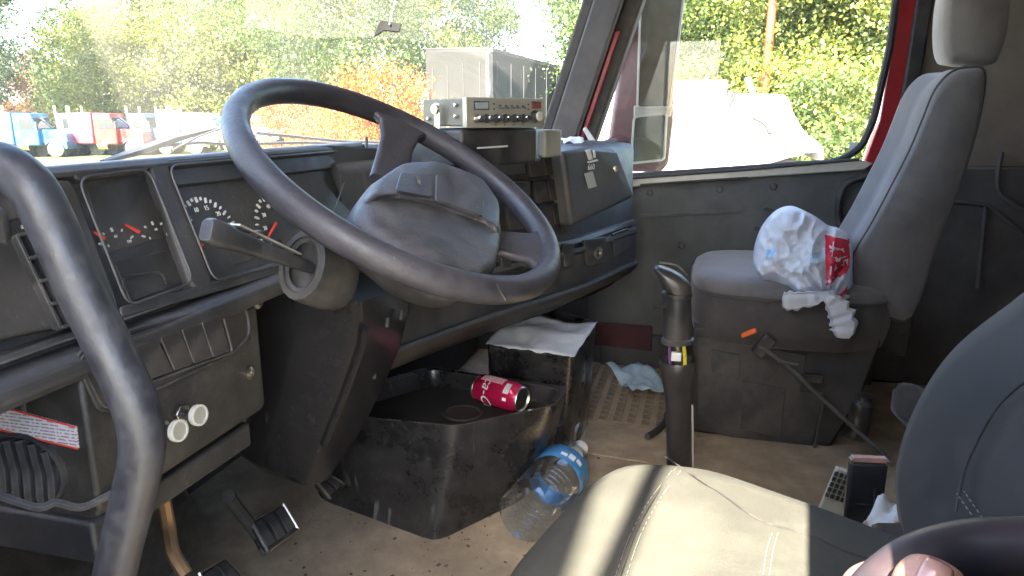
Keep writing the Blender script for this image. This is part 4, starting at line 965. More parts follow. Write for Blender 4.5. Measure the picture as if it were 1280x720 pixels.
# ------------------------------------------------------------------ plastic shopping bag
bagc = at(1004, 322, X=.70); bn = -V((cF.x, cF.y, 0)).normalized(); bn = (CAM-bagc); bn.z = 0; bn.normalize()
BPL = (bagc, bn)
bpx = [(987, 257), (968, 264), (952, 283), (943, 308), (942, 332), (958, 352), (978, 366), (1005, 371), (1035, 372), (1063, 374), (1066, 345), (1064, 300), (1050, 286), (1036, 282), (1022, 272), (1005, 263)]
bpp = spline([at(x, y, pl=BPL) for x, y in bpx], 5, True); NB_ = len(bpp)
def bagpt(th, s, side=1, off=0):
    i = th*NB_; k = int(i) % NB_; p = bpp[k].lerp(bpp[(k+1) % NB_], i-int(i))
    q = bagc+(p-bagc)*s
    d = .10*math.sqrt(max(0, 1-s**2.2))
    a = th*2*math.pi
    w = noise.noise((q.y*14, q.z*14, side*3+1))*.020
    for fq, am in ((13, .016), (27, .008), (60, .003)):
        w += am*max(0, 1-3.2*abs(noise.noise((q.y*fq+7, q.z*fq*.8, side*5+fq))))**1.5
    w = w*(1 if s < .97 else .25)
    kn = at(1032, 368, pl=BPL); dk = (q-kn).length
    w += .012*math.sin(math.atan2(q.z-kn.z, q.y-kn.y)*16)*math.exp(-dk/.09)*1.4*(1 if s < .99 else 0)
    return q+bn*(side*d+w+off)
M_bag = mat('white_bag_plastic', (.74, .77, .82), .35, var=.08, vs=14)
t_ = M_bag.node_tree; p_ = t_.nodes['Principled BSDF']; tl_ = t_.nodes.new('ShaderNodeBsdfTranslucent'); tl_.inputs[0].default_value = (.75, .78, .85, 1)
mx_ = t_.nodes.new('ShaderNodeMixShader'); mx_.inputs[0].default_value = .35
t_.links.new(p_.outputs[0], mx_.inputs[1]); t_.links.new(tl_.outputs[0], mx_.inputs[2]); t_.links.new(mx_.outputs[0], t_.nodes['Material Output'].inputs[0])
BG = thing('plastic_bag', 'white plastic shopping bag with red lettering knotted and lying on the grey seat', 'plastic bag', tuple(bagc-V((0, 0, .09))))
b = B(); NT, NSg = 150, 34
fr_ = [[b.verts.new(bagpt(i/NT, j/NSg, 1)) for i in range(NT)] for j in range(1, NSg+1)]
bk_ = [[b.verts.new(bagpt(i/NT, j/NSg, -1)) for i in range(NT)] for j in range(1, NSg)]
for L0 in (fr_, bk_+[fr_[-1]]):
    for j in range(len(L0)-1):
        for i in range(NT): b.faces.new((L0[j][i], L0[j][(i+1) % NT], L0[j+1][(i+1) % NT], L0[j+1][i]))
b.faces.new(fr_[0]); b.faces.new(bk_[0])
obj('bag_body', b, M_bag, BG, ang=42)
def bag_at(px, py):
    """theta, s of a photograph position on the bag"""
    q = at(px, py, pl=BPL)-bagc; best = None
    for k in range(NB_):
        e = bpp[k]-bagc
        c = q.normalized().dot(e.normalized())
        if best is None or c > best[0]: best = (c, k, q.length/e.length)
    return best[1]/NB_, min(.98, best[2])
def bagpoly(name, quad, m, off=.003, n=8):
    b = B()
    def f(u, v):
        a = V(quad[0]).lerp(V(quad[1]), u).lerp(V(quad[3]).lerp(V(quad[2]), u), v)
        th, s = bag_at(a.x, a.y); return bagpt(th, s, 1, off)
    grid(b, f, n, n); return obj(name, b, m, BG, ang=60)
M_rp = mat('red_bag_print', (.55, .02, .06), .45, var=.2, vs=60)
bagpoly('red_print', [(1031, 289), (1061, 296), (1061, 330), (1032, 346)], M_rp)
for q in ([(1036, 300), (1054, 305), (1054, 308), (1036, 303)], [(1040, 312), (1059, 320), (1059, 323), (1040, 316)], [(1042, 326), (1058, 318), (1058, 321), (1042, 330)], [(1036, 334), (1040, 296), (1042, 296), (1038, 334)]):
    bagpoly('print_streak', q, M_bag, .0045, 4)
for q in ([(1021, 365), (1026, 357), (1029, 359), (1024, 367)], [(1030, 362), (1040, 353), (1043, 357), (1033, 364)], [(1046, 358), (1058, 350), (1060, 356), (1048, 363)]):
    bagpoly('red_lettering', q, M_rp, .004, 4)
bagpoly('blue_print', [(960, 306), (972, 303), (968, 312), (961, 314)], mat('blue_bag_print', (.30, .52, .80), .5))
bagpoly('blue_print', [(1013, 308), (1031, 304), (1031, 318), (1013, 319)], mat('pale_blue_bag_print', (.45, .62, .80), .5))
def strip(name, pts, w, X0):
    P = spline([at(x, y, X=X0) for x, y in pts], 6)
    b = B(); rings = []
    for i, p in enumerate(P):
        t = (P[min(i+1, len(P)-1)]-P[max(i-1, 0)]).normalized(); s = t.cross(V((1, 0, 0))).normalized(); k = i/(len(P)-1)
        ww = w*(.45+1.1*math.sin(min(1, k*1.4)*math.pi*.55))
        nn_ = noise.noise(p*60)*.007
        ww *= 1 if k < .8 else 1-.5*(k-.8)/.2
        rings.append([p+V((nn_, 0, 0))+s*(ww*math.cos(a)*(1+.35*noise.noise((i*.5, math.copysign(1, math.cos(a)), w*90))))+V((1, 0, 0))*(.008*math.sin(a)+.004*math.sin(8*math.cos(a))) for a in [2*math.pi*j/16 for j in range(16)]])
    loft(b, rings); return obj(name, b, M_bag, BG, ang=45)
strip('tied_handle', [(1036, 370), (1022, 372), (1000, 375), (982, 376), (978, 376)], .016, .585)
strip('tied_handle', [(1033, 369), (1042, 378), (1050, 392), (1055, 408), (1054, 422)], .020, .582)
b = B(); lathe(b, [(.004, -.016), (.015, -.01), (.017, 0), (.012, .012), (.004, .016)], at(1035, 369, X=.60), (.3, -.6, .4), 14); obj('knot', b, M_bag, BG)

# ------------------------------------------------------------------ driver's seat
DS = thing('driver_seat', 'driver seat in a black fabric cover, sun striped across its cushion', 'seat', (-.43, -.15, FZ))
def dring(s, z, tx=0):
    pts = [(-.155, -.02), (-.165, .10), (-.26, .155), (-.50, .215), (-.66, .20), (-.70, .10), (-.70, -.50), (-.44, -.50), (-.27, -.24)]
    cx_, cy_ = -.43, -.16
    return rpoly([V((cx_+(x-cx_)*s, cy_+(y-cy_)*s, z)) for x, y in pts], .09*s, 5)
def dz(x, y): return 0
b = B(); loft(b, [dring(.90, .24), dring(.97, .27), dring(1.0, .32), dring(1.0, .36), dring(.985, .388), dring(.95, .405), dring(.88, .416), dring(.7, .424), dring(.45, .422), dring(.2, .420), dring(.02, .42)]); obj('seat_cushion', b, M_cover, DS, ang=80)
def topz_(p):
    # height of the cushion top by its ring factor
    cx_, cy_ = -.43, -.16
    s = max(abs(p.x-cx_)/.265, abs(p.y-cy_)/.34)
    for (s0, z0), (s1, z1) in zip([(0, .42), (.45, .422), (.7, .424), (.88, .416), (.95, .405), (.985, .388), (1.0, .36)], [(.45, .422), (.7, .424), (.88, .416), (.95, .405), (.985, .388), (1.0, .36), (2, .3)]):
        if s <= s1: return z0+(z1-z0)*(s-s0)/(s1-s0)
    return .36
def onseat(pix, off=.001, zz=.421):
    out = []
    for x, y in pix:
        p = at(x, y, Z=zz)
        for _ in range(4): p = at(x, y, Z=topz_(p)+off)
        out.append(p)
    return out
def seam(pix, r, m, name='seam'): 
    P = spline(onseat(pix), 6); b = B(); tube(b, P, r, 6); return obj(name, b, m, DS)
def stitches(pix, m=None, pitch=.0075):
    P = spline(onseat(pix, .0018), 14); b = B(); acc = 0
    for p, q in zip(P, P[1:]):
        L0 = (q-p).length; acc += L0
        if acc > pitch:
            acc = 0; d = (q-p).normalized(); tube(b, [p-d*.0032, p+d*.0032], .0005, 4)
    return obj('stitching', b, M_stitch, DS, flat=True)
seam([(832, 571), (860, 590), (900, 616), (950, 650), (1010, 668), (1060, 690), (1110, 705)], .0016, M_rub)
seam([(845, 585), (820, 620), (795, 665), (775, 722)], .0012, M_rub)
stitches([(840, 588), (814, 622), (788, 668), (768, 724)]); stitches([(851, 588), (826, 622), (801, 668), (782, 724)])
stitches([(966, 664), (958, 690), (953, 724)]); stitches([(973, 664), (966, 690), (961, 724)])
# backrest with rounded shoulders, leaning back
rec = .22
bpl = (V((0, -.30, .40)), V((0, 1, rec)).normalized())
ro = [at(x, y, pl=bpl) for x, y in [(1132, 690), (1127, 640), (1125, 590), (1140, 530), (1170, 470), (1210, 420), (1280, 365)]]
xm = -.45
ro = [V((-.18, -.285, .33))]+ro+[V((ro[-1].x-.08, 0, ro[-1].z+.06))]
ro = [V((p.x, -.30-rec*(p.z-.40), p.z)) for p in ro]
lo_ = [V((2*xm-p.x, p.y, p.z)) for p in ro[::-1]]
ol = spline(ro+lo_, 4, True)
oc = V((xm, -.30-rec*.12, .52)); on = bpl[1]
def oring_(s, d): return [oc+(p-oc)*s+on*d for p in ol]
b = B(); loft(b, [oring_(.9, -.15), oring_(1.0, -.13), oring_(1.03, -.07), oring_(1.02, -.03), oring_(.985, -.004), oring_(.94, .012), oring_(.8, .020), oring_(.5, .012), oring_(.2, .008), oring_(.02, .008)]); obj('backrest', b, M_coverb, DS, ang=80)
bp2 = (oc+on*.020, on)
b = B(); tube(b, spline([at(x, y, pl=bp2) for x, y in [(1290, 470), (1250, 505), (1225, 545), (1205, 590), (1195, 640)]], 6), .0016, 6); obj('seam', b, M_rub, DS)
for o_ in (0, 9):
    P = spline([at(x+o_, y-o_*.3, pl=bp2) for x, y in [(1196, 617), (1212, 640), (1232, 670)]], 8); b = B()
    for p, q in zip(P[::2], P[1::2]): tube(b, [p, q], .0007, 4)
    obj('stitching', b, M_stitch, DS, flat=True)
b = B(); box(b, (-.43, -.15, .17), (.40, .45, .15)); obj('seat_base', b, M_blk, DS, .01)
# odds and ends between the seats
c = at(1082, 604, X=-.02)
PK = thing('black_case', 'upright black case with a pink edged top between the seats', 'case', (c.x, c.y, FZ))
rzm = Matrix.Rotation(R(8), 3, 'Z')
b = B(); box(b, c+V((0, 0, -.045)), (.016, .062, .17), rzm); obj('case_body', b, mat('navy_black_plastic', (.022, .025, .034), .4, dust=.15), PK, .005)
b = B(); box(b, c+V((0, 0, .045)), (.012, .056, .010), rzm); obj('case_top', b, mat('pink_trim', (.55, .33, .28), .5), PK, .002)
for s in (-1, 1):
    b = B(); box(b, c+rzm@V((-.002, s*.029, .042)), (.014, .006, .008), rzm); obj('corner_clip', b, M_steel, PK, .001)
b = B(); tube(b, [c+rzm@V((-.009, y, z)) for y, z in ((-.012, -.005), (-.014, -.035), (.016, -.035))], .0012, 5); obj('case_relief', b, M_blk, PK)
c = at(1049, 605, X=.03)
RM = thing('keypad_remote', 'grey keypad remote with dark square keys beside the upright black case', 'remote', (c.x, c.y, c.z-.06))
rm2 = Matrix.Rotation(R(14), 3, 'X')
b = B(); box(b, c+V((0, 0, -.02)), (.012, .042, .10), rm2); obj('remote_body', b, M_offw, RM, .003)
for i in range(4):
    for j in range(5):
        b = B(); box(b, c+rm2@V((-.007, -.0135+.009*i, .020-.011*j)), (.003, .006, .008), rm2); obj('key', b, M_blk, RM, flat=True)
p = at(1112, 652, Z=.33); sheet('paper_wrapper', (p.x, p.y, .325), .10, .05, -.5, M_paper, 'crumpled white wrapper wedged beside the driver seat back', 'wrapper', .02, 12, seed=9)
b = B(); box(b, at(1124, 668, Z=.36), (.045, .022, .018), Matrix.Rotation(R(-25), 3, 'Z')); tag(obj('red_buckle', b, M_red, None, .004), 'small red buckle poking out beside the driver seat cushion', 'buckle')
b = B(); gc = at(1142, 508, X=.62)
loft(b, [[gc+V((-.09+.18*t+.01*math.sin(7*a), r_*math.cos(a)*(1+.12*math.sin(3*a+t*5)), r_*math.sin(a)*(1+.1*math.sin(5*a)))) for a in [2*math.pi*k/24 for k in range(24)]] for t, r_ in ((0, .01), (.05, .032), (.3, .044), (.6, .046), (.9, .035), (1, .008))])
tag(obj('cloth_bundle', b, M_seatd, None, ang=70), 'rolled grey cloth bundle on the floor behind the passenger seat', 'cloth')
b = B(); lathe(b, [(.028, 0), (.028, .09), (.020, .10), (.02, .11), (.001, .11)], at(1075, 500, X=.60)+V((0, 0, -.10)), (.05, -.1, 1), 16); tag(obj('dark_bottle', b, M_gloss), 'dark small bottle standing behind the passenger seat base', 'bottle')

# ------------------------------------------------------------------ grab rail and the hand on it
GRL = thing('grab_rail', 'worn dark grab rail curving in at the lower right with a hand on it', 'grab rail', tuple(at(1250, 760, D=.36)))
def rpt(px, py, D): return at(px, py, D=D*1.12)
rl = spline([rpt(1040, 960, .30), rpt(1062, 850, .31), rpt(1088, 765, .32), rpt(1135, 715, .33), rpt(1195, 692, .34), rpt(1260, 686, .345), rpt(1340, 694, .35), rpt(1450, 760, .36), rpt(1520, 900, .36)], 8)
M_rail = mat('worn_rail', (.016, .016, .022), .38, dust=.45, ds=14, dcol=(.07, .028, .022), var=.2)
b = B(); tube(b, rl, .0130, 18); obj('rail_tube', b, M_rail, GRL, ang=70)
PER = thing('person', 'person outside the picture whose bare hand grips the dark rail, thumb up', 'person', tuple(rpt(1150, 900, .36)))
M_skin = mat('skin', (.30, .155, .11), .45, var=.10, vs=40, bump=.25, bs=600)
M_skin.node_tree.nodes['Principled BSDF'].inputs['Subsurface Weight'].default_value = .25
M_skin.node_tree.nodes['Principled BSDF'].inputs['Subsurface Radius'].default_value = (.012, .005, .003)
chains = []
wr = rpt(1120, 1060, .37)
palm = rpt(1130, 930, .36); pi = rpt(1085, 800, .370); 
hv, he = [], []
rad = []
def addv(p, r): hv.append(V(p)); rad.append(r); return len(hv)-1
def chain(start, pts):
    k = start
    for p, r in pts:
        n = addv(p, r); he.append((k, n)); k = n
    return k
elbow = V((-1.34, -.30, .50))
v0 = addv(wr, .027)
fa = addv(wr.lerp(elbow, .5), .036); he.append((v0, fa)); fb = addv(elbow, .042); he.append((fa, fb))
v1 = addv(palm, .026); he.append((v0, v1))
# fingers curl behind the rail and round it
for (kx, ky, kd), (mx2, my2, md), (tx, ty, td), (ex, ey, ed), r in (
    ((1070, 785, .372), (1075, 728, .385), (1128, 718, .392), (1165, 745, .372), .0092),
    ((1040, 830, .362), (1028, 775, .380), (1080, 758, .388), (1128, 785, .368), .0095),
    ((1022, 885, .352), (998, 835, .372), (1050, 812, .380), (1100, 838, .358), .0090),
    ((1016, 940, .345), (985, 900, .362), (1028, 876, .370), (1075, 895, .350), .0078)):
    chain(v1, [(rpt(kx, ky, kd), r*1.25), (rpt(mx2, my2, md), r*1.05), (rpt(tx, ty, td), r), (rpt(ex, ey, ed), r*.85)])
chain(v1, [(rpt(1150, 850, .330), .0155), (rpt(1152, 775, .307), .0122), (rpt(1160, 738, .299), .0132), (rpt(1168, 718, .300), .0118), (rpt(1173, 700, .3015), .0078)])
me = bpy.data.meshes.new('hand'); me.from_pydata(hv, he, [])
ho = bpy.data.objects.new('hand', me); COL.objects.link(ho); ho.parent = PER; ho.location = -WORLD[PER.name]; WORLD[ho.name] = V()
sk = ho.modifiers.new('skin', 'SKIN'); sk.use_smooth_shade = True; sk.branch_smoothing = .6
for i, r in enumerate(rad): ho.data.skin_vertices[0].data[i].radius = (r*1.1, r*1.1)
ho.data.skin_vertices[0].data[0].use_root = True
su = ho.modifiers.new('sub', 'SUBSURF'); su.levels = 3; su.render_levels = 3
me.materials.append(M_skin)
tb, tt = rpt(1160, 738, .299), rpt(1170, 716, .300)
td_ = (tt-tb).normalized(); tv = (CAM-tt).normalized(); tv = (tv-td_*tv.dot(td_)).normalized(); ts = td_.cross(tv)
b = B(); grid(b, lambda u, v: tt+td_*(-.008+.0115*u)+ts*(.0056*(v-.5)*2*(1-.2*u**3))+tv*(.0122*math.sqrt(max(0, 1-((v-.5)*2*.55)**2))+.0012-.0050*max(0, u-.5)**2*4), 8, 8)
nl = obj('thumbnail', b, mat('fingernail', (.36, .20, .165), .25, var=.05, coat=.3), PER); sm = nl.modifiers.new('thick', 'SOLIDIFY'); sm.thickness = .0006

# ------------------------------------------------------------------ passenger mirror outside
MR = thing('wing_mirror', 'large maroon wing mirror with two mirror glasses outside the passenger window', 'mirror', (1.36, .2, .70))
MX = 1.34
hp_ = [(803, -70), (868, -70), (846, 60), (842, 150), (836, 206), (826, 216), (776, 214), (760, 186), (775, 80)]
b = B(); prism(b, rpoly(yz(hp_, MX), .02), (.13, .02, 0)); obj('mirror_housing', b, M_maroon, MR, .012, 3)
mn = V((-.93, -.36, .03)).normalized()
def mglass(name, pix, off):
    c = at(sum(p[0] for p in pix)/len(pix), sum(p[1] for p in pix)/len(pix), X=MX-.02)
    pl = (c, V((-1, 0, 0)))
    P = rpoly([at(x, y, X=MX-off) for x, y in pix], .014)
    # turn the plate towards the rear
    cen = sum(P, V())/len(P)
    b = B(); prism(b, [p+V((-(p.y-cen.y)*.22, 0, 0)) for p in P], (.004, 0, 0)); o = obj(name, b, M_mirror, MR, ang=20)
    b = B(); tube(b, [p+V((-(p.y-cen.y)*.22-.001, 0, 0)) for p in P], .0045, 6, True); obj('glass_rim', b, M_offw, o)
mglass('upper_glass', [(803, -50), (860, -50), (838, 134), (797, 135)], .022)
mglass('lower_glass', [(793, 146), (833, 142), (830, 200), (789, 204)], .022)
b = B(); prism(b, yz([(792, 132), (842, 130), (838, 146), (792, 148)], MX-.004), (.02, 0, 0)); obj('mirror_bridge', b, M_offw, MR, .004)
for z0, z1 in ((.82, .86), (1.24, 1.22)):
    b = B(); tube(b, [V((1.2, pil(z0, .36), z0)), V((1.30, .30, z1)), V((1.38, .24, z1))], .014, 8); obj('mirror_arm', b, M_maroon, MR)

# ------------------------------------------------------------------ added unseen trailer and pipe that shade the cab from the driver's side
TX = -2.4
NT_ = thing('shade_trailer', 'added white box trailer, out of view, shading the dash and driver seat', 'trailer', (TX-1.25, 4.4, GZ))
b = B(); box(b, (TX-1.25, 4.448, .975), (2.5, 8.0, 3.75)); obj('trailer_box', b, M_white, NT_, .02)
b = B(); box(b, (TX-1.25, 4.4, -.98-.05), (1.1, 7.6, .2)); obj('chassis', b, M_blk, NT_)
for y in (1.6, 2.8):
    for x in (TX-.35, TX-2.15):
        b = B(); lathe(b, [(.25, -.14), (.48, -.14), (.5, -.1), (.5, .1), (.48, .14), (.25, .14)], (x, y, GZ+.5), (1, 0, 0), 28); w = obj('wheel', b, M_tyre, NT_)
        b = B(); lathe(b, [(.26, -.10), (.26, .10), (.1, .12), (.001, .12)], (x, y, GZ+.5), (1, 0, 0), 20); obj('rim', b, M_rim, w)
b = B(); tube(b, [V((TX-.03, .312, -.4)), V((TX-.03, .312, 2.85))], .016, 10); obj('shadow_bar_pipe', b, M_steel, NT_)  # thin pipe added to cast the dark bar across the driver cushion
for z in (-.4, 2.8):
    b = B(); tube(b, [V((TX-.03, .312, z)), V((TX-.03, .46, z))], .012, 8); obj('pipe_bracket', b, M_steel, NT_)

# ------------------------------------------------------------------ white truck outside the passenger window
M_wt = mat('dusty_white_paint', (.42, .42, .40), .45, var=.06, vs=2)
WT = thing('white_truck', 'sunlit white truck with a sloping bonnet parked outside the passenger window', 'truck', tuple(V((8.2, .2, GZ))))
wx = 7.6
def wq(pix, off=0): return [at(x, y, X=wx+off) for x, y in pix]
body = wq([(742, 124), (845, 125), (905, 121), (925, 117), (985, 118), (992, 140), (1003, 160), (1010, 168), (1010, 194), (990, 197), (966, 204), (940, 212), (742, 240)])
b = B(); prism(b, body, (2.0, 0, 0)); obj('bonnet', b, M_wt, WT, .07, 3)
b = B(); prism(b, wq([(1000, 164), (1016, 172), (1029, 184), (1030, 203), (1025, 203), (1024, 190), (1008, 192)], -.05), (2.1, 0, 0)); obj('fender', b, M_wt, WT, .02)
b = B(); prism(b, wq([(690, 240), (985, 199), (1000, 203), (985, 240), (900, 275), (690, 285)], .35), (1.3, 0, 0)); obj('chassis', b, M_tyre, WT)
b = B(); prism(b, wq([(764, 126), (800, 126), (815, 124), (815, 20), (764, 20)], .06), (1.9, 0, 0)); obj('cab', b, M_wt, WT, .05)
for px in (1006, 900):
    c = at(px, 212, X=wx+.1); c.z = GZ+.48
    b = B(); lathe(b, [(.26, -.13), (.46, -.13), (.48, -.08), (.48, .08), (.46, .13), (.26, .13)], c, (1, 0, 0), 24); w = obj('wheel', b, M_tyre, WT)
    b = B(); lathe(b, [(.27, -.1), (.27, .1), (.1, .05), (.001, .05)], c, (1, 0, 0), 20); obj('rim', b, M_white, w)
b = B(); tube(b, spline(wq([(941, 146), (953, 152), (961, 162), (960, 176)], -.03), 4), .022, 6); obj('bonnet_latch', b, M_rub, WT)
b = B(); box(b, at(964, 163, X=wx-.04), (.05, .09, .06)); obj('latch_handle', b, M_rub, WT, .01)
b = B(); tube(b, wq([(908, 131), (913, 122), (916, 114)], -.05), .05, 8); obj('bonnet_mirror', b, M_rub, WT)
b = B(); tube(b, wq([(942, 119), (938, 108), (934, 97)], .3), .035, 6); obj('air_horn', b, M_offw, WT)
b = B(); lathe(b, [(.02, -.02), (.03, 0), (.0, .01)], at(842, 152, X=wx-.01), (-1, 0, 0), 10); obj('marker_lamp', b, M_rub, WT)
b = B(); tube(b, wq([(690, 196), (800, 186), (985, 172)], -.004), .012, 5); obj('bonnet_crease', b, M_offw, WT)
c0 = at(872, 110, X=12.5)
DTk = thing('flatbed_body', 'grey flatbed body behind the white truck bonnet', 'flatbed', (c0.x, c0.y, GZ))
b = B(); box(b, (13.2, c0.y+.7, c0.z-.05), (2.2, 2.4, .34)); obj('bed', b, mat('grey_steel_body', (.22, .22, .20), .6, dust=.4, ds=2), DTk, .03)
b = B(); box(b, (13.2, c0.y+.7, GZ+.65), (1.2, 2.6, .3)); obj('chassis', b, M_tyre, DTk)
for y in (-.2, 1.4):
    b = B(); lathe(b, [(.25, -.13), (.48, -.13), (.5, 0), (.48, .13), (.25, .13), (.001, .1)], (12.3, c0.y+y, GZ+.5), (1, 0, 0), 24); obj('wheel', b, M_tyre, DTk)
    b = B(); box(b, (13.2, c0.y+y, (GZ+.8+c0.z-.2)/2), (1.1, .1, c0.z-.2-GZ-.8)); obj('bed_post', b, M_tyre, DTk)
# red streak, drawn as a leaning tube
pb, pt_ = at(955, 118, X=16), at(969, -30, X=16)
b = B(); tube(b, [pt_+(pb-pt_)*k for k in (2.9, 1, 0, -.6)], .085, 12); tag(obj('red_streak', b, mat('red_streak_colour', (.65, .06, .02), .5)), 'leaning red streak among the trees behind the white truck', 'pole')

# ------------------------------------------------------------------ parked trucks across the yard
M_win = mat('dark_window', (.03, .035, .04), .1, var=.1)
def cabp(bm, prof, w): return prism(bm, [(x, -w/2, z) for x, z in prof], (0, w, 0))
def make_truck(label, col, col2, sleeper, conv, roofw):
    T = thing('parked_truck', label, 'truck', (0, 0, 0), 'trucks parked in a row across the yard')
    m1 = mat('truck_paint', tuple(c*.45 for c in col), .35, coat=.3, dust=.1, ds=1.5, dcol=(.4, .36, .28)); m2 = mat('truck_paint_second', tuple(c*.45 for c in col2), .4, dust=.1, ds=1.5, dcol=(.4, .36, .28))
    b = B(); box(b, (-1.2, -.4, .80), (6.6, .12, .24)); box(b, (-1.2, .4, .80), (6.6, .12, .24)); box(b, (-2.5, 0, .80), (.2, .8, .2)); obj('frame', b, M_tyre, T)
    x0 = .9
    if conv:
        b = B(); cabp(b, [(x0, .85), (x0, 1.75), (x0+1.5, 1.55), (x0+1.62, 1.4), (x0+1.62, .8)], 1.5); obj('bonnet', b, m1, T, .06)
        b = B(); cabp(b, [(x0+.35, .75), (x0+.45, 1.12), (x0+1.2, 1.15), (x0+1.68, 1.0), (x0+1.7, .55), (x0+1.55, .5), (x0+1.3, .95), (x0+.7, .95)], 2.1); obj('fender', b, m2, T, .03)
    b = B(); cabp(b, [(x0-1.3, .75), (x0-1.3, 2.72), (x0-.25, 2.72), (x0+(.1 if conv else .25), 1.7), (x0+(.1 if conv else .35), .75)], 2.2); obj('cab', b, m1, T, .06)
    if roofw:
        b = B(); cabp(b, [(x0-1.3, 2.68), (x0-1.3, 2.95), (x0-.7, 2.9), (x0-.2, 2.68)], 2.1); obj('roof_fairing', b, m2, T, .05)
    if sleeper:
        b = B(); cabp(b, [(x0-2.7, .8), (x0-2.7, 2.75), (x0-1.36, 2.8), (x0-1.36, .8)], 2.2); obj('sleeper', b, m2, T, .06)
    for s in (-1, 1):
        b = B(); cabp(b, [(x0-.95, 1.75), (x0-.95, 2.4), (x0-.28, 2.4), (x0-.05, 1.75)], .03)
        bmesh.ops.translate(b, vec=(0, s*1.11, 0), verts=b.verts); obj('side_window', b, M_win, T, .01)
        b = B(); tube(b, [(x0-1.4 if not sleeper else x0-2.8, s*.95, .9), (x0-1.4 if not sleeper else x0-2.8, s*.95, 3.2)], .085, 10); obj('exhaust_stack', b, M_chrome, T)
        b = B(); box(b, (x0+.15, s*1.28, 1.95), (.12, .2, .5)); obj('mirror', b, M_blk, T, .02)
        b = B(); lathe(b, [(.30, -.3), (.30, .3)], (x0-.9, s*.8, .72), (1, 0, 0), 16); obj('fuel_tank', b, M_chrome, T)
        for x in (x0+1.0, -2.4, -3.6):
            w = .16 if x > 0 else .30
            c = (x, s*(1.0 if x > 0 else .9), .50)
            b = B(); lathe(b, [(.27, -w), (.46, -w), (.50, -w*.7), (.50, w*.7), (.46, w), (.27, w)], c, (0, 1, 0), 24); wh = obj('wheel', b, M_tyre, T)
            b = B(); lathe(b, [(.28, -w*.9), (.28, w*.6), (.12, w*.3), (.11, w*.9), (.001, w*.9)], c, (0, s, 0), 20); obj('rim', b, M_rim, wh)
    b = B(); 
    fx = x0+(.1 if conv else .32)
    prism(b, [(fx-.30, -.95, 2.42), (fx-.30, .95, 2.42), (fx-.0, .95, 1.78), (fx-.0, -.95, 1.78)], (.05, 0, .02)); obj('windscreen', b, M_win, T)
    return T
trs = [(-18, 46, 'bright blue parked truck with a white roof fairing at the left end of the row', (.02, .22, .55), (.62, .62, .60), 0, 1, 1, 40),
 (34, 45, 'blue parked truck with an exhaust stack, second from the left', (.03, .28, .62), (.05, .20, .50), 1, 1, 0, 40),
 (88, 46, 'small white and blue parked truck between the blue truck and the red truck', (.62, .63, .62), (.10, .35, .60), 0, 1, 0, 35),
 (132, 44.5, 'red parked truck in the middle of the row', (.55, .04, .03), (.50, .06, .10), 1, 1, 0, 30),
 (176, 45.5, 'slate blue parked truck just right of the red truck', (.14, .20, .36), (.50, .52, .52), 0, 1, 0, 35),
 (212, 44.5, 'white fronted blue parked truck left of the cream truck', (.06, .34, .60), (.66, .66, .64), 0, 1, 1, 25),
 (256, 44, 'white parked truck with a cream sleeper at the right of the row', (.68, .67, .64), (.52, .48, .40), 1, 1, 0, 12),
 (306, 47, 'pale blue parked truck half hidden behind the steering wheel rim', (.20, .42, .60), (.6, .6, .6), 0, 1, 0, 30)]
for px, d, lab, c1, c2, sl2, cv, rf, hd_ in trs:
    T = make_truck(lab, c1, c2, sl2, cv, rf)
    p = bear(px, d); T.location = (p.x, p.y, GZ)
    T.rotation_euler = (0, 0, math.atan2(p.y-CAM.y, p.x-CAM.x)-math.pi/2-R(14+hd_*.3)); T.scale = (.80, .80, .80)

# ------------------------------------------------------------------ building
BL = thing('shed', 'grey metal shed with a low gable roof beyond the radio', 'shed', tuple(bear(600, 30, GZ)))
p0, p1, p2 = bear(534, 30, GZ), bear(612, 26, GZ), bear(712, 34, GZ)
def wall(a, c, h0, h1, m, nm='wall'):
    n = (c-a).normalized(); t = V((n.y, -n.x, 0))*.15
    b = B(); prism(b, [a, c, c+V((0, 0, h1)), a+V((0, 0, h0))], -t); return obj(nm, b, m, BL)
wl = wall(p0, p1, 4.55, 4.25, mat('shaded_beige_sheet', (.026, .0245, .021), .7, var=.2, vs=.7))  # near-black base colour stands in for shade on the shed
wr_ = wall(p1, p2, 4.25, 4.0, mat('shaded_blue_grey_sheet', (.016, .019, .022), .7, var=.35, vs=.9))  # darkened likewise, shade put into the wall colour
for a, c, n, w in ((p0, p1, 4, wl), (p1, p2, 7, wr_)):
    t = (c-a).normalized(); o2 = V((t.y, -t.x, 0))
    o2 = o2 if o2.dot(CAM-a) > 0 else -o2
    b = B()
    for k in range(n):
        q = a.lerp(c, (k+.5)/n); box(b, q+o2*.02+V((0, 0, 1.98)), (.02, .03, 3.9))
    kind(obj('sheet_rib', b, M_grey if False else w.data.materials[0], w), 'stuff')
q1 = p0+(p2-p1)
b = B(); prism(b, [p0+V((0, 0, 4.55)), p1+V((0, 0, 4.26)), p2+V((0, 0, 4.01)), q1+V((0, 0, 4.3))], (0, 0, .12)); obj('roof', b, mat('roof_sheet', (.06, .06, .06), .6), BL)
b = B(); prism(b, [p0+V((0, 0, 4.52)), p1+V((0, 0, 4.22)), p1+V((0, 0, 4.34)), p0+V((0, 0, 4.64))], (0.05, -.12, 0)); obj('eave_trim', b, mat('eave_paint', (.10, .095, .08), .6), BL)
pc_ = bear(531, 29.6, GZ)
b = B(); box(b, pc_+V((0, 0, 1.5)), (.35, .35, 3.0), Matrix.Rotation(R(20), 3, 'Z')); tag(obj('white_post', b, M_white, None, .02), 'white painted post at the near corner of the grey shed', 'post')

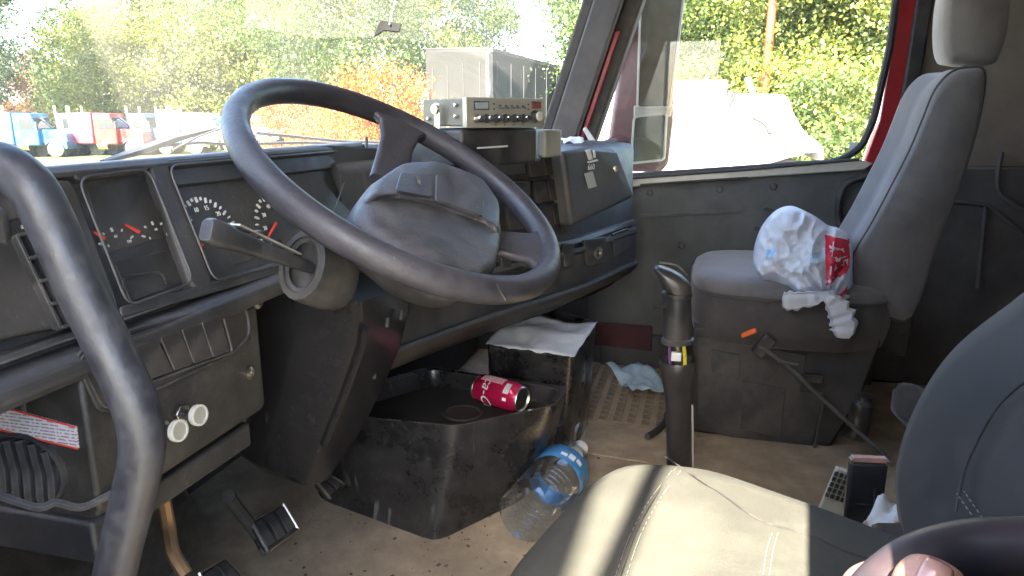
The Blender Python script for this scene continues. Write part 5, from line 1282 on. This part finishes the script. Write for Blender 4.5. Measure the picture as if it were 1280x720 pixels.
# ------------------------------------------------------------------ trees
def crown_mesh(name, rx_, rz_, nclump, per, leaf, seed, crad):
    rnd = random.Random(seed); verts, faces = [], []
    for c in range(nclump):
        while True:
            x, y, z = rnd.uniform(-1, 1), rnd.uniform(-1, 1), rnd.uniform(-1, 1)
            d = x*x+y*y+z*z
            if d < 1 and rnd.random() < .25+.75*d: break
        w = 1-.35*max(0, z)
        cc = V((x*rx_*w, y*rx_*w, z*rz_)); cr_ = crad*rnd.uniform(.6, 1.3)
        for k in range(per):
            v = V((rnd.gauss(0, 1), rnd.gauss(0, 1), rnd.gauss(0, .75)))*cr_*.5
            p = cc+v; u = V((rnd.gauss(0, 1), rnd.gauss(0, 1), rnd.gauss(0, 1))).normalized(); t = u.orthogonal().normalized(); t = Matrix.Rotation(rnd.uniform(0, 6.28), 3, u) @ t; s = u.cross(t)
            l = leaf*rnd.uniform(.6, 1.4); n = len(verts)
            verts += [p-t*l*.5, p+s*l*.32, p+t*l*.5, p-s*l*.32]; faces.append((n, n+1, n+2, n+3))
    me = bpy.data.meshes.new(name); me.from_pydata(verts, [], faces); return me
def trunk_mesh(h, r, seed, rx_, rz_, zc):
    rnd = random.Random(seed); b = B()
    pts = [V((rnd.uniform(-.1, .1)*k, rnd.uniform(-.1, .1)*k, h*k/5)) for k in range(6)]
    tube(b, pts, [r*(1-.13*k) for k in range(6)], 8)
    for k in range(9):
        a = rnd.uniform(0, 6.28); z0 = h*rnd.uniform(.45, 1); e = V((math.cos(a)*rx_*.75, math.sin(a)*rx_*.75, zc+rnd.uniform(-.5, .8)*rz_))
        s = V((0, 0, z0)); tube(b, [s, s.lerp(e, .5)+V((0, 0, .3)), e], [r*.45, r*.28, r*.08], 6)
    return b
M_bark = mat('bark', (.14, .11, .085), .95, var=.4, vs=5, bump=1, bs=12)
LM = {'yellow': leafmat('yellow_green_leaves', (.07, .105, .02), (.145, .175, .032), (.25, .235, .045)),
      'green': leafmat('green_leaves', (.040, .075, .022), (.080, .125, .034), (.15, .18, .05)),
      'dark': leafmat('dark_leaves', (.03, .055, .02), (.06, .095, .03), (.11, .14, .04)),
      'orange': leafmat('orange_leaves', (.24, .05, .010), (.40, .115, .015), (.52, .22, .03)),
      'rust': leafmat('rust_leaves', (.24, .07, .03), (.36, .12, .05), (.30, .22, .06))}
CM = {}
for kind_, (rx_, rz_, nc, pr, lf, cr_) in {'far': (4.0, 4.8, 80, 190, .20, 1.25), 'tall': (3.2, 6.0, 85, 190, .20, 1.15), 'near': (3.2, 3.6, 92, 330, .10, .80), 'bush': (1.35, 1.25, 80, 130, .075, .45)}.items():
    CM[kind_] = [(crown_mesh(kind_+'_crown', rx_, rz_, nc, pr, lf, 11*s+len(kind_), cr_), rx_, rz_) for s in range(2)]
def tree(px, d, kd, col, h, lab, sc=1.0, var=0, tr=.22, grp=None):
    p = bear(px, d); me0, rx_, rz_ = CM[kd][var % 2]
    key = me0.name+col
    if key in bpy.data.meshes: me = bpy.data.meshes[key]
    else: me = me0.copy(); me.name = key; me.materials.append(LM[col])
    T = thing('bush' if kd == 'bush' else 'tree', lab, 'bush' if kd == 'bush' else 'tree', (p.x, p.y, GZ), grp)
    o = bpy.data.objects.new('crown', me); COL.objects.link(o); o.parent = T; zc = h-rz_*sc; o.location = (0, 0, zc); o.scale = (sc, sc, sc); o.rotation_euler = (0, 0, px*1.7)
    WORLD[o.name] = V()
    b = trunk_mesh(max(.8, zc), tr, int(px)+7, rx_*sc, rz_*sc, zc)
    obj('trunk', b, M_bark, T).location = obj_loc_fix(T)
def obj_loc_fix(T):
    o = T.children[-1]
    return o.location+WORLD[T.name]
rowg = 'trees behind the parked trucks'
tree(-70, 50, 'tall', 'dark', 15, 'dark tall tree at the far left edge above the blue truck', 1.1, 0, .3)
tree(-34, 62, 'tall', 'dark', 15, 'dark green tree rising at the top left corner of the picture', 1.05, 1, .3)
tree(45, 66, 'far', 'rust', 6.6, 'low brownish tree under the patch of open sky at the left', .75, 0)
for k, (px, d, col, h, sc, kd) in enumerate([(112, 62, 'green', 11.4, .95, 'tall'), (128, 56, 'yellow', 8.6, .85, 'far'), (165, 60, 'yellow', 10.8, 1.05, 'far'), (212, 62, 'green', 12, 1.0, 'tall'), (245, 55, 'yellow', 10, 1.0, 'far'), (292, 60, 'green', 13.5, 1.0, 'tall'), (335, 56, 'yellow', 12, 1.1, 'far'), (372, 62, 'green', 15, 1.2, 'tall')]):
    tree(px, d, kd, col, h, ['tall green tree right of the open sky behind the white and blue truck', 'yellow green tree behind the red truck, lower than its neighbours', 'round yellow green tree behind the slate blue truck', 'tall green tree behind the white truck with the cream sleeper', 'yellow tree just left of the steering wheel top', 'tall green tree straight above the left of the wheel rim', 'yellow green tree above the top of the steering wheel', 'tall green tree behind the bare near trunk'][k], sc, k, .22, rowg)
tree(402, 34, 'near', 'green', 13.0, 'near tree with a thick pale trunk above the steering wheel', 1.5, 0, .42)
tree(455, 40, 'near', 'yellow', 10.5, 'yellow green tree behind the hanging dark tag', 1.5, 1, .25)
tree(510, 46, 'far', 'yellow', 12.5, 'yellow green tree left of the windscreen line', 1.05, 1, .25)
tree(568, 52, 'far', 'green', 14, 'green tree rising over the left of the grey shed', 1.0, 0, .25)
tree(612, 58, 'far', 'dark', 12, 'dark green tree behind the gable of the grey shed', .8, 1, .25)
tree(735, 40, 'tall', 'green', 15, 'tall green tree beside the window pillar right of the open sky', .9, 0, .28)
tree(765, 34, 'tall', 'dark', 14, 'dark tree behind the wing mirror', .95, 1, .28)
tree(478, 23, 'bush', 'orange', 3.7, 'bright orange maple bush left of the grey shed', 1.25, 0, .08)
tree(448, 25, 'bush', 'orange', 3.2, 'orange bush close behind the top of the wheel rim', 1.0, 1, .08)
tree(352, 30, 'bush', 'rust', 3.3, 'rusty red bush seen through the steering wheel', 1.1, 0, .08)
tree(400, 28, 'bush', 'rust', 2.4, 'low rusty bush at the foot of the thick trunk', .9, 1, .08)
for k, (px, d, col, h, sc) in enumerate([(835, 24, 'green', 8.5, 1.05), (880, 28, 'green', 10, 1.25), (925, 22, 'green', 9, 1.1), (985, 24, 'yellow', 9.5, 1.15), (1040, 20, 'yellow', 8.5, 1.05), (1095, 21, 'green', 8.6, 1.1), (1150, 24, 'green', 9, 1.1), (1010, 32, 'green', 12, 1.5), (900, 38, 'dark', 13, 1.7)]):
    tree(px, d, 'near', col, h, ['green tree just right of the wing mirror', 'broad green tree above the grey flatbed body', 'green tree left of the red streak', 'bright yellow green tree right of the red streak', 'yellow green tree above the nose of the white truck', 'green tree at the rear edge of the passenger window', 'green tree hidden mostly behind the red door jamb', 'tall green tree farther back behind the red streak', 'tall dark tree farthest back in the passenger window'][k], sc, k, .2, 'trees outside the passenger window')
for k, (px, d, col, h, sc) in enumerate([(985, 17, 'yellow', 3.6, 1.3), (1030, 15, 'green', 3.0, 1.2), (1075, 16, 'yellow', 3.3, 1.3), (930, 19, 'dark', 3.6, 1.4), (850, 20, 'green', 3.8, 1.4)]):
    tree(px, d, 'bush', col, h, ['yellow green bush above the bonnet of the white truck', 'green bush beyond the nose of the white truck', 'yellow green bush behind the window sticker', 'dark bush between the red streak and the flatbed', 'green bush behind the grey flatbed'][k], sc, k, .06, 'bushes behind the white truck')
# far wood closing the view
rnd = random.Random(3); vs_, fs_ = [], []
for k in range(26000):
    a = R(rnd.uniform(-50, 78)); d = rnd.uniform(82, 96)
    th = 3.2+2.0*noise.noise((a*9, 1, 0))+2*noise.noise((a*31, 4, 0))
    if 4 < math.degrees(a) < 13: th *= .55
    z = GZ+th*rnd.random()**.8
    p = V((CAM.x+math.cos(a)*d, math.sin(a)*d, z)); u = V((rnd.gauss(0, 1), rnd.gauss(0, 1), rnd.gauss(0, 1))).normalized(); t = u.orthogonal().normalized(); s = u.cross(t); l = rnd.uniform(.5, 1.1); n = len(vs_)
    vs_ += [p-t*l*.5, p+s*l*.35, p+t*l*.5, p-s*l*.35]; fs_.append((n, n+1, n+2, n+3))
me = bpy.data.meshes.new('far_wood'); me.from_pydata(vs_, [], fs_); me.materials.append(LM['green'])
fw = bpy.data.objects.new('far_wood', me); COL.objects.link(fw); fw['kind'] = 'stuff'; tag(fw, 'far green wood closing off the yard behind the trees', 'wood')
